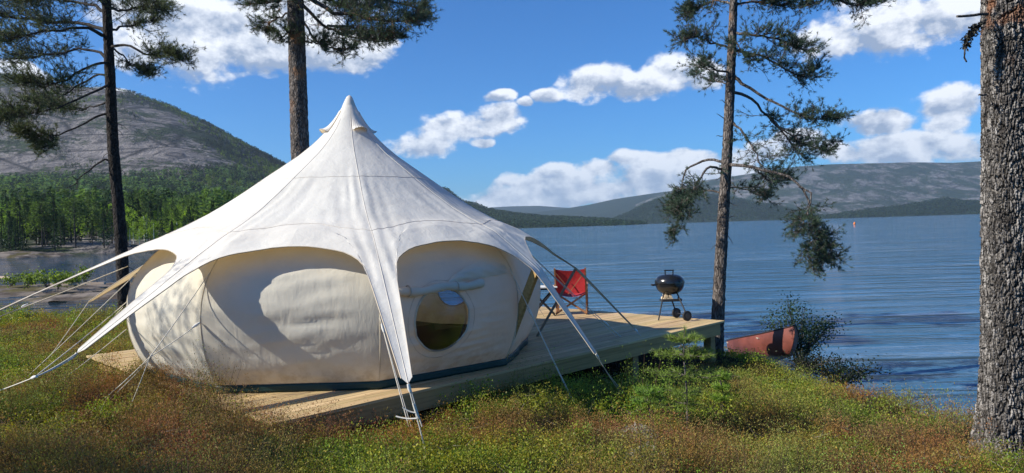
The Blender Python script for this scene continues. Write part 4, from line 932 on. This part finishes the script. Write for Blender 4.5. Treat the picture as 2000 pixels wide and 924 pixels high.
L2([(206, 70, 0), (170, 55, -.6), (110, 60, -1.2), (50, 70, -1.8), (0, 80, -2.2)], .05, 50, .7, .32)
L2([(212, 118, 0), (180, 98, .5), (130, 100, .9), (70, 112, 1.2), (10, 118, 1.5)], .045, 48, .65, .35)
L2([(212, 120, 0), (185, 128, -.7), (140, 150, -1.3), (95, 165, -1.9), (40, 160, -2.4)], .04, 44, .6, .35)
L2([(210, 25, 0), (180, 10, .5), (120, 0, .8), (60, -5, 1.), (0, 5, 1.2)], .05, 50, .7, .25)
L2([(208, 10, 0), (170, -15, -.8), (110, -10, -1.5), (50, 0, -2.)], .05, 44, .7, .25)
L2([(215, 15, 0), (240, 20, -.5), (275, 12, -1.), (310, 18, -1.3)], .04, 40, .55, .25)
L2([(215, 60, 0), (245, 52, .6), (275, 45, 1.1), (300, 38, 1.4)], .035, 26, .5, .35)
L2([(216, 92, 0), (245, 88, -.4), (290, 108, -.9), (330, 108, -1.3), (358, 118, -1.6)], .04, 40, .5, .42)
L2([(217, 90, 0), (235, 105, .7), (262, 130, 1.2), (300, 148, 1.6)], .03, 32, .45, .42)
L2([(216, 150, 0), (190, 146, .6), (155, 165, 1.1), (110, 195, 1.6), (70, 205, 1.8)], .035, 40, .6, .45)
L2([(217, 168, 0), (190, 175, -.6), (150, 195, -1.2), (95, 215, -1.8), (40, 225, -2.4), (0, 232, -2.8)], .035, 54, .62, .45)
L2([(218, 200, 0), (190, 205, .4), (150, 215, .8), (100, 205, 1.1)], .028, 30, .5, .5)
L2([(220, 221, 0), (195, 225, -.2), (160, 243, -.5), (115, 262, -.9), (80, 266, -1.2), (40, 258, -1.6)], .036, 34, .5, .6, droop=.1)
L2([(110, 262, -.9), (95, 280, -1.), (80, 292, -1.1)], .014, 16, .4, .1)
limbtube(BR, [at(a, b_, Y2+c) for a, b_, c in ((222, 318, 0), (205, 312, -.1), (180, 328, -.3), (152, 355, -.5), (130, 368, -.7))], .034, .008, 12, .02, r2)
limbtube(BR, [at(a, b_, Y2+c) for a, b_, c in ((152, 355, -.5), (150, 372, -.6))], .012, .006, 4, .01, r2); limbtube(BR, [at(a, b_, Y2+c) for a, b_, c in ((152, 354, -.5), (140, 345, -.7), (128, 352, -.8))], .012, .005, 5, .01, r2)
for k in range(16):
    a = r2.rand()*2*PI; y_ = -30-13*k; b0 = at(205, y_, Y2); LL = 2.6-.12*k
    q = limbtube(BR, [b0, b0+[LL*.5*math.cos(a), LL*.5*math.sin(a), .1], b0+[LL*math.cos(a), LL*math.sin(a), .3]], .04, .008, 8, .02, r2, .8); foliage(BR, T, q, 26, .6, .25, r=r2)
for k in range(14): y_ = 240+r2.rand()*330; s_ = r2.choice([-1, 1]); x_ = np.interp(y_, [150, 300, 450, 600], [215, 222, 235, 243]); limbtube(BR, [at(x_, y_, Y2), at(x_+s_*14, y_+6*r2.randn(), Y2), at(x_+s_*(18+14*r2.rand()), y_+8+8*r2.rand(), Y2)], .012, .004, 4, .01, r2)
BR.build('branches', MT['bark_dark'], pine2, True)
needles(T, 11, .09, .0085, (.11, .13, .058), r2).build('crown', MT['needle'], pine2)
# pine behind the tent
r3 = np.random.RandomState(13); Y3 = 16.5
pp = np.array([at(604, 640, Y3), at(595, 450, Y3), at(587, 310, Y3), at(582, 160, Y3), at(577, 0, Y3), at(575, -120, Y3), at(572, -260, Y3), at(570, -420, Y3)])
pine3 = pine(tuple(pp[0]), 'thick straight pine standing behind the tent with its crown at the top edge')
trunkmesh(pp, [.24, .215, .20, .19, .175, .15, .10, .03], 240, 40, .016, 20, 9, .05).build('trunk', MT['bark'], pine3, True)
BR = Soup(); T = []
def L3(pts, r0, n, spread, t0=.3, **k):
    q = limbtube(BR, [at(a, b_, Y3+c) for a, b_, c in pts], r0, .008, 14, .02, r3, .9); foliage(BR, T, q, int(n*1.1), spread*1.35, t0, r=r3, sub=6, rr=.009, **k)
L3([(585, -20, 0), (640, 20, -.6), (700, 32, -1.1), (760, 38, -1.5), (815, 40, -1.8)], .06, 66, .62, .22)
L3([(585, -40, 0), (650, -20, .7), (720, -5, 1.2), (800, 10, 1.6), (825, 28, 1.7)], .06, 60, .6, .25)
L3([(585, 0, 0), (620, 40, .5), (660, 62, .9), (710, 78, 1.2), (755, 72, 1.4)], .045, 52, .5, .25)
L3([(585, 30, 0), (610, 70, -.3), (635, 88, -.5), (665, 98, -.7), (690, 96, -.8)], .03, 26, .42, .3)
L3([(582, 80, 0), (605, 82, -.2), (622, 85, -.4), (640, 100, -.5)], .025, 14, .36, .3)
L3([(640, 50, -.5), (690, 55, -.9), (730, 80, -1.2), (775, 70, -1.4)], .03, 40, .5, .2)
L3([(585, -30, 0), (630, -5, .2), (680, 8, .3), (740, 12, .3)], .05, 60, .6, .2)
L3([(578, -10, 0), (550, 0, -.5), (525, 5, -.9), (500, 8, -1.2)], .035, 34, .48, .2)
L3([(578, 20, 0), (555, 30, .5), (530, 45, .8), (515, 60, 1.)], .03, 28, .42, .25)
L3([(580, 60, 0), (560, 65, -.2), (545, 80, -.4)], .02, 14, .34, .2)
L3([(577, -40, 0), (545, -30, -.8), (505, -15, -1.4)], .035, 34, .5, .25)
for k in range(24):
    a = r3.rand()*2*PI; y_ = -40-16*k; b0 = at(575, y_, Y3); LL = 3.0-.10*k
    q = limbtube(BR, [b0, b0+[LL*.5*math.cos(a), LL*.5*math.sin(a), .1], b0+[LL*math.cos(a), LL*math.sin(a), .3]], .045, .008, 8, .02, r3, .9); foliage(BR, T, q, 24, .6, .3, r=r3)
BR.build('branches', MT['bark'], pine3, True)
needles(T, 11, .09, .0085, (.075, .105, .055), r3).build('crown', MT['needle'], pine3)
# big trunk at the right edge
r4 = np.random.RandomState(14); Y4 = 7.0
pp = np.array([at(1968, 925, Y4), at(1968, 850, Y4), at(1969, 700, Y4), at(1968, 500, Y4), at(1967, 300, Y4), at(1964, 100, Y4), at(1963, 0, Y4), at(1961, -250, Y4), at(1958, -700, Y4), at(1956, -1200, Y4)])
pine4 = pine(tuple(pp[1]), 'massive rough grey pine trunk standing at the right edge')
trunkmesh(pp, [.26, .226, .208, .198, .190, .178, .174, .165, .13, .06], 1300, 240, .032, 30, 21, .17, (1., 1., 1.)).build('trunk', MT['bark_big'] if 'bark_big' in MT else MT['bark'], pine4, True)
BR = Soup(); LI = Soup()
b0 = at(1928, 28, Y4-.12); limbtube(BR, [b0, at(1915, 28, Y4-.2), at(1890, 31, Y4-.25), at(1869, 32, Y4-.28)], .016, .011, 7, .003, r4)
BR.build('broken_branch', MT['bark_dark'], pine4, True); BR = Soup()
q = limbtube(BR, [at(1926, 38, Y4-.12), at(1912, 50, Y4-.2), at(1899, 62, Y4-.22), at(1890, 78, Y4-.22), at(1885, 95, Y4-.22), at(1884, 112, Y4-.22), at(1888, 121, Y4-.22)], .012, .007, 14, .003, r4)
n_ = 420; ii = r4.rand(n_); c = np.array([polyat(q, .12+.52*s)[0] for s in ii])+r4.normal(size=(n_, 3))*.014*(1.2-np.abs(ii-.55))[:, None]; d = rdir(n_, r4); leaves(BR, c, d*.035, unit(np.cross(d, rdir(n_, r4)))*.02, np.ones((n_, 3))*np.array([.8, .85, .75]))
BR.build('broken_branch', MT['bark_dark'], pine4, False)
BR = Soup(); limbtube(BR, [at(1925, 185, Y4-.1), at(1916, 185, Y4-.2), at(1911, 186, Y4-.2)], .012, .006, 4, .003, r4)
for k in range(26):
    a = r4.rand()*2*PI; z_ = 6.5+k*.33; b0 = np.array([4.78, 7., z_]); LL = 3.2-.09*k
    limbtube(BR, [b0, b0+[LL*.5*math.cos(a), LL*.5*math.sin(a), .1], b0+[LL*math.cos(a), LL*math.sin(a), .3]], .05, .01, 8, .03, r4)
BR.build('branches', MT['bark'], pine4, True)
T = []; DUM = Soup()
for k in range(26):
    a = r4.rand()*2*PI; z_ = 6.5+k*.33; b0 = np.array([4.78, 7., z_]); LL = 3.2-.09*k
    foliage(DUM, T, np.array([b0, b0+[LL*.5*math.cos(a), LL*.5*math.sin(a), .1], b0+[LL*math.cos(a), LL*math.sin(a), .3]]), 20, .6, .4, r=r4, sub=4)
needles(T, 8, .12, .02, (.03, .055, .03), r4).build('crown', MT['needle'], pine4)
# small leafy trees standing left of the photographer: they throw the dappled shade on the canvas
def youngtree(x, y, h, seed, dens, label, cw=.5):
    r = np.random.RandomState(seed); z0 = float(ground_z(x, y)); e = empty('young_birch_tree', (x, y, z0), label, 'birch tree', 'young birches left of the tent')
    S = Soup(); pts = [(x, y, z0-.1), (x+.08*r.randn(), y, z0+h*.4), (x+.15*r.randn(), y+.1*r.randn(), z0+h*.97)]; S.tube(spline(pts, 10), np.linspace(.04, .008, 10), 7)
    C_, D_ = [], []
    for k in range(int(h*7)):
        f = .16+.8*k/(h*7); a = k*2.4+r.rand(); L_ = cw*h*.36*(1-f)**.6*(.6+.6*r.rand()); p = polyat(spline(pts, 10), f)[0]; q = p+np.array([L_*math.cos(a), L_*math.sin(a), L_*.7])
        S.tube([p, (p+q)/2-[0, 0, .03], q], [.012, .008, .004], 4); n_ = int(dens*L_)+4; s = .25+.75*r.rand(n_, 1); C_.append(p+(q-p)*s+r.normal(size=(n_, 3))*.09)
    S.build('trunk', MT['bark_dark'], e, True); C_ = np.concatenate(C_); n_ = len(C_); d = rdir(n_, r); F = Soup()
    leaves(F, C_, d*.055, unit(np.cross(d, rdir(n_, r)))*.045, np.array([.08, .15, .03])*(1+.25*r.randn(n_, 1)).clip(.4, 1.6)); F.build('crown', MT['leaf'], e)
sdh = np.array([-sd[0], -sd[1]])/math.hypot(sd[0], sd[1]); kk = math.tan(rad(SUN_EL))
def upsun(p, L_): return p[0]-sdh[0]*L_, p[1]-sdh[1]*L_
for i, (tx_, ty_, L_, h_, dn, lb) in enumerate(((-4.0, 8.1, 6.2, 5.9, 62, 'young birch casting leafy shade on the left tent wall'), (-3.5, 7.7, 8.0, 7.3, 44, 'taller young birch behind the others left of the camera'), (-2.5, 7.7, 7.4, 6.2, 36, 'young birch shading the front tent wall'),
     (-4.2, 5.0, 5.6, 4.6, 70, 'low bushy birch shading the heather at lower left'), (-2.2, 4.0, 5.0, 4.4, 80, 'bushy birch close to the camera on its left'), (-6.6, 7.4, 5.4, 4.6, 60, 'young birch farthest left beyond the frame'))):
    x_, y_ = upsun((tx_, ty_), L_); youngtree(x_, y_, h_, 300+i, dn, lb)

tx_, ty_ = upsun((-2.6, 4.9), 7.0); z0 = float(ground_z(tx_, ty_)); r7 = np.random.RandomState(77); pine5 = pine((tx_, ty_, z0), 'pine beyond the left edge shading the lower left heather'); BR = Soup(); T = []
BR.tube([(tx_, ty_, z0-.2), (tx_+.1, ty_, 4), (tx_, ty_+.1, 5.9)], [.14, .11, .03], 10)
for k in range(22):
    a = k*2.4; zz = 2.3+k*.145; LL = 1.9-.055*k; b0 = np.array([tx_, ty_, zz]); q = limbtube(BR, [b0, b0+[LL*.5*math.cos(a), LL*.5*math.sin(a), .1], b0+[LL*math.cos(a), LL*math.sin(a), .25]], .03, .008, 8, .02, r7); foliage(BR, T, q, 16, .55, .2, r=r7)
BR.build('branches', MT['bark_dark'], pine5, True); needles(T[::2], 10, .11, .012, (.04, .07, .035), r7).build('crown', MT['needle'], pine5)

# ================================================================== SAPLINGS AND BUSH
r5 = np.random.RandomState(15)
def sapling(px, py, Yd, topy, label, whorls, wdt, nn=16, col_=(.17, .24, .040)):
    q0 = at(px, py, Yd); z0 = float(ground_z(q0[0], q0[1])); q0[2] = z0; q1 = at(px-4, topy, Yd-.05); e = empty('pine_sapling', tuple(q0), label, 'pine sapling', 'young pine saplings in the heather')
    S = Soup(); tr = spline([q0-[0, 0, .05], q0*.6+q1*.4+[.012, 0, 0], q0*.25+q1*.75+[-.012, 0, 0], q1], 14); S.tube(tr, np.linspace(.012, .005, 14), 6); T = []; H_ = q1[2]-z0
    for (yy, sl, sr) in whorls:
        b0 = at(px-2, yy, Yd)
        for a in np.arange(7)*2*PI/7+r5.rand():
            L_ = wdt*((sr if math.cos(a) > 0 else sl)*abs(math.cos(a))+.6*abs(math.sin(a)))*(.85+.3*r5.rand()); p1 = b0+np.array([math.cos(a)*L_*.5, math.sin(a)*L_*.5, .0]); p2 = b0+np.array([math.cos(a)*L_, math.sin(a)*L_, .06*L_+.02])
            S.tube([b0, p1, p2], [.006, .005, .003], 4)
            for s in np.linspace(.3, 1, max(int(L_/.035), 3)): T.append((b0+(p2-b0)*s, unit(np.array([math.cos(a), math.sin(a), .5]))))
            for sg in (-1, 1):
                p3 = p1+np.array([math.cos(a+sg*.7), math.sin(a+sg*.7), .15])*L_*.42; S.tube([p1, p3], [.004, .003], 3)
                for s in (.35, .7, 1.): T.append((p1+(p3-p1)*s, unit(p3-p1+[0, 0, .4*L_])))
    for s in np.linspace(.90, 1, 5): T.append((polyat(tr, s)[0], np.array([0, 0, 1.])))
    S.build('trunk', MT['bark'], e, True); needles(T, nn, .055, .0045, col_, r5, .25).build('crown', MT['needle'], e)
sapling(1341, 850, 7.0, 640, 'knee high pine sapling with bare lower stem in front of the deck post', [(662, .5, .5), (693, .9, 1.), (733, 1.0, 1.15), (768, .5, .3), (788, 1.3, .2)], .30)
sapling(1412, 800, 7.6, 722, 'small bright green sapling right of the larger sapling', [(735, .6, .6), (755, .8, .7), (776, .9, .8)], .11, 16, (.20, .32, .04))
sapling(1270, 800, 7.1, 752, 'small bright green sapling left of the larger sapling', [(765, .8, .8), (782, .9, .9)], .17, 16, (.16, .28, .04))
def bush(c, R_, H_, nl, lab, name='willow_bush', c_=(.07, .115, .045), ls=.05, seed=1, cat='bush', ns=16):
    r = np.random.RandomState(seed); c = np.array(c, float); e = empty(name, tuple(c), lab, cat); S = Soup(); C_ = []
    for k in range(ns):
        a = r.rand()*2*PI; L_ = R_*(.3+.7*r.rand()); t_ = c+np.array([L_*math.cos(a), L_*math.sin(a), H_*(.55+.45*r.rand())*(1-.25*L_/R_)]); m_ = c*.5+t_*.5+np.array([0, 0, .12*H_])
        q = spline([c+r.normal(size=3)*.04, m_, t_], 8); S.tube(q, np.linspace(.012, .004, 8), 4)
        n_ = nl//ns; s = .28+.72*r.rand(n_); C_.append(np.array([polyat(q, v_)[0] for v_ in s])+r.normal(size=(n_, 3))*.075*R_/.6)
    S.build('stems', MT['bark_dark'], e, True); C_ = np.concatenate(C_); n_ = len(C_); d = rdir(n_, r); F = Soup()
    leaves(F, C_, d*ls*(.6+.7*r.rand(n_, 1)), unit(np.cross(d, rdir(n_, r)))*ls*.6, np.array(c_)*(1+.3*r.randn(n_, 1)).clip(.4, 1.7)); F.build('foliage', MT['leaf'], e)
bz = lambda x, y: float(ground_z(x, y))
bush((5.5, 13.9, -1.25), .8, 1.55, 3400, 'leafy bush at the water edge behind the bow of the canoe', ls=.048, seed=3, c_=(.035, .065, .030), ns=26)
bush((5.45, 12.0, -1.15), .75, .5, 1500, 'dark low bush on the bank right of the canoe', ls=.05, seed=4, c_=(.020, .032, .016), ns=30)
bush((4.95, 12.2, -.95), .55, .40, 900, 'dark low bush under the bow of the canoe', ls=.04, seed=5, c_=(.025, .035, .018), ns=24)
ir = np.random.RandomState(50)
for i in range(8):
    px = [20, 52, 90, 112, 128, 145, 165, 60, 200, 30, 235][i]; Yd = [44, 42, 41, 40, 43, 42, 44, 45, 39, 38, 40][i]; P_ = at(px, 500, Yd)
    bush((P_[0], Yd, -1.0), (.6+.4*ir.rand()), .6+.8*ir.rand(), 300, 'bright green birch bush among the others on the rocky islet beyond the near water', 'birch_bush', (.16, .22, .035), .14, 400+i, 'bush', 10)
for o_ in list(bpy.data.objects):
    if o_.name.startswith('birch_bush'): o_['group'] = 'birch bushes on the rocky islet'
# ================================================================== HEATH
r6 = np.random.RandomState(16)
def deckmask(x, y):
    a = (x-DC[0])*DU[0]+(y-DC[1])*DU[1]; b_ = (x-DC[0])*DV[0]+(y-DC[1])*DV[1]; return (a > .10) & (a < DLU) & (b_ > np.where(a < 1.6, .10, .02)) & (b_ < DLV)
def sample(dens, y0, y1, x0=-90, x1=2090, power=1.6):
    # density per square metre at 6 m, thinning with distance
    out_ = []
    yy = np.arange(y0, y1, .5)
    for a in yy:
        w = (x1-x0)/1400*(a+.25); dd = dens*(6/(a+.25))**power; n = int(w*.5*dd); Yv = a+.5*r6.rand(n); out_.append(np.stack([(x0-1000+(x1-x0)*r6.rand(n))/1400*Yv, Yv], 1))
    p = np.concatenate(out_); x, y = p[:, 0], p[:, 1]; d = shore_dist(x, y); k = (d > .12) & ~deckmask(x, y) & (np.hypot(x-4.76, y-6.85) > .46); p = p[k]
    return p[:, 0], p[:, 1]
def patchy(x, y): return fbm(x*.75, y*.75, 91, 4), fbm(x*1.9, y*1.9, 97, 3)
def clumps(x, y):
    wx_ = x+.12*(fbm(x*2, y*2, 201)-.5); wy_ = y+.12*(fbm(x*2, y*2, 205)-.5)
    f1, f2, i1 = worley(wx_/.46, wy_/.46, 100000, 7); g1, g2, i2 = worley(wx_/.95+3, wy_/.95, 100000, 8)
    dome = np.sqrt(np.clip(1-(f1/.72)**2, .03, 1))*(.55+.9*i2)
    return dome, i1, i2
# heather: upright twiggy sprigs with tiny scale leaves
x, y = sample(640, 4.2, 20.5); a, b_ = patchy(x, y); dm, c1, c2 = clumps(x, y); spc = (c1*.55+c2*.45)+(a-.5)*1.8 > np.interp(y, [4.5, 6.5, 9], [.54, .40, .34]); k = r6.rand(len(x)) < np.where(spc, 1., .16); dm, c1, c2 = dm[k], c1[k], c2[k]; x, y, a, b_ = x[k], y[k], a[k], b_[k]; n = len(x)
sc = np.clip((y/6)**.55, .85, 2.0); clump = fbm(x*1.1+9, y*1.1, 123, 2); hgt = (.10+.22*r6.rand(n)**1.3)*(.4+1.4*b_)*np.interp(clump, [.45, .7], [.85, 1.7])*np.where((y > 8.5) & (x > 1.), .62, .92)*(.34+.85*dm)*np.where(y < 12, 1, .8); z = ground_z(x, y)
inner = (x-DC[0])*DU[0]+(y-DC[1])*DU[1]
near_deck = (np.abs((x-DC[0])*DV[0]+(y-DC[1])*DV[1]) < .35) & (inner > 0); hgt = np.where(near_deck & (inner > .9), hgt*.6, hgt)
base = np.stack([x, y, z-.02], 1); dr = unit(np.stack([r6.randn(n)*.33, r6.randn(n)*.33, np.ones(n)], 1))
tcol = np.stack([np.interp(a+.25*(r6.rand(n)-.5), [.35, .48, .65], [.15, .19, .21]), np.interp(a+.2*(r6.rand(n)-.5), [.40, .55, .72], [.20, .145, .095]), np.interp(a, [.35, .6], [.035, .045])], 1)*(.95+.75*r6.rand(n))[:, None]*np.stack([.8+.45*c1, .85+.5*((c1*7.3) % 1), .7+.5*c2], 1)
HS = Soup(); sd2 = unit(np.cross(dr, rdir(n, r6)))*(.0028*sc)[:, None]; V = np.stack([base-sd2, base+sd2, base+dr*hgt[:, None]], 1).reshape(-1, 3)
HS.add(V, np.arange(3*n).reshape(-1, 3), np.repeat(np.array([.10, .065, .045])*(.6+.8*r6.rand(n))[:, None], 3, 0))
m_ = 26; s = .15+.85*r6.rand(n*m_, 1)**.65; B = np.repeat(base, m_, 0)+np.repeat(dr*hgt[:, None], m_, 0)*s+r6.normal(size=(n*m_, 3))*np.array([.030, .030, .013])*np.repeat(sc, m_)[:, None]
d = unit(np.repeat(dr, m_, 0)+rdir(n*m_, r6)*1.1); ll = (.0170*np.repeat(sc, m_)*(.6+.8*r6.rand(n*m_)))[:, None]
leaves(HS, B, d*ll, unit(np.cross(d, rdir(n*m_, r6)))*ll*.34, np.repeat(tcol, m_, 0)*(.7+.6*r6.rand(n*m_, 1))); hto = HS.build('heather', MT['heather']); tag(hto, 'brown and green heather covering the bank', 'heather', kind='stuff')
# bilberry: fresh green small leaves
x, y = sample(290, 4.2, 20.5); a, b_ = patchy(x+40, y-17); fr_ = np.interp(y, [4.5, 7, 12], [.06, 0, -.02]); dm, c1, c2 = clumps(x, y); a0_ = patchy(x, y)[0]; spc = (c1*.55+c2*.45)+(a0_-.5)*1.8 > np.interp(y, [4.5, 6.5, 9], [.54, .40, .34]); k = r6.rand(len(x)) < np.where(spc, .05, 1.); dm, c1, c2 = dm[k], c1[k], c2[k]; x, y, a, b_ = x[k], y[k], a[k], b_[k]; n = len(x)
sc = np.clip((y/6)**.6, .85, 2.2); hgt = (.12+.14*r6.rand(n))*(.7+.6*b_)*(.35+.95*dm)*np.where((y > 8.5) & (x > 1.), .7, 1.); z = ground_z(x, y); base = np.stack([x, y, z-.02], 1); dr = unit(np.stack([r6.randn(n)*.3, r6.randn(n)*.3, np.ones(n)], 1))
BS = Soup(); sd2 = unit(np.cross(dr, rdir(n, r6)))*(.002*sc)[:, None]; V = np.stack([base-sd2, base+sd2, base+dr*hgt[:, None]], 1).reshape(-1, 3); BS.add(V, np.arange(3*n).reshape(-1, 3), np.tile([.06, .08, .03], (3*n, 1)))
m_ = 20; s = .3+.75*r6.rand(n*m_, 1)**.8; B = np.repeat(base, m_, 0)+np.repeat(dr*hgt[:, None], m_, 0)*s+r6.normal(size=(n*m_, 3))*np.array([.035, .035, .014])*np.repeat(sc, m_)[:, None]
d = unit(rdir(n*m_, r6)+[0, 0, .25]); ll = (.019*np.repeat(sc, m_)*(.6+.8*r6.rand(n*m_)))[:, None]
hue = r6.rand(n); lc = np.stack([.75+.6*c1, .8+.4*((c1*7.3) % 1), .8+.4*c2], 1)*np.stack([.16+.17*hue, .22+.08*hue, .026+.01*hue], 1)*(.6+.7*r6.rand(n))[:, None]
leaves(BS, B, d*ll, unit(np.cross(d, rdir(n*m_, r6)))*ll*.62, np.repeat(lc, m_, 0)*(.7+.6*r6.rand(n*m_, 1))); tag(BS.build('bilberry_shrubs', MT['leaf']), 'fresh green bilberry plants growing through the heather', 'bilberry', kind='stuff')
# dead twigs, litter and reindeer lichen
x, y = sample(34, 4.2, 15); n = len(x); z = ground_z(x, y)+.05+.08*r6.rand(n); b0 = np.stack([x, y, z], 1); dr = unit(np.stack([r6.randn(n), r6.randn(n), .55*np.abs(r6.randn(n))], 1)); L_ = (.08+.2*r6.rand(n))[:, None]
TS = Soup(); up_ = unit(np.cross(dr, rdir(n, r6)))*.0022; V = np.stack([b0-up_, b0+up_, b0+dr*L_], 1).reshape(-1, 3); TS.add(V, np.arange(3*n).reshape(-1, 3), np.repeat(np.array([.26, .22, .18])*(.5+.8*r6.rand(n))[:, None], 3, 0)); tag(TS.build('dead_twigs', MT['heather']), 'dry grey twigs scattered through the heather', 'twigs', kind='stuff')
LS = Soup()
for (px, py, R_, n, c_) in ((1262, 870, .26, 2600, (.42, .38, .33)), (1262, 905, .22, 1600, (.40, .36, .31)), (1245, 850, .16, 700, (.34, .20, .10)), (715, 812, .22, 1800, (.22, .10, .06)), (740, 790, .16, 1000, (.20, .09, .055)), (165, 832, .2, 1200, (.24, .12, .05)), (1350, 905, .10, 260, (.40, .22, .04)), (290, 745, .25, 900, (.17, .10, .05))):
    q = gz(px, py); a = r6.rand(n)*2*PI; rr_ = R_*np.abs(r6.randn(n))*.6; x = q[0]+np.cos(a)*rr_; y = q[1]+np.sin(a)*rr_*1.2; B = np.stack([x, y, ground_z(x, y)+.01+.16*r6.rand(n)*np.exp(-(rr_/R_)**2)], 1); d = rdir(n, r6)
    leaves(LS, B, d*.028, unit(np.cross(d, rdir(n, r6)))*.008, np.array(c_)*(.6+.7*r6.rand(n, 1)))
tag(LS.build('lichen_and_dead_heather', MT['heather']), 'grey lichen and rusty dead heather patches on the bank', 'lichen', kind='stuff')

# ================================================================== AIR
m, t, o = newmat('haze_air'); pv = nd(t, 'ShaderNodeVolumePrincipled', {'Color': (.66, .82, 1., 1), 'Density': HAZE, 'Anisotropy': .3}); t.links.new(pv.outputs[0], o.inputs['Volume'])
S = Soup(); S.box((0, 4400, 243), (13000, 9400, 500)); hz = S.build('haze', m); tag(hz, 'pale blue air over the lake and hills', 'haze', kind='stuff')
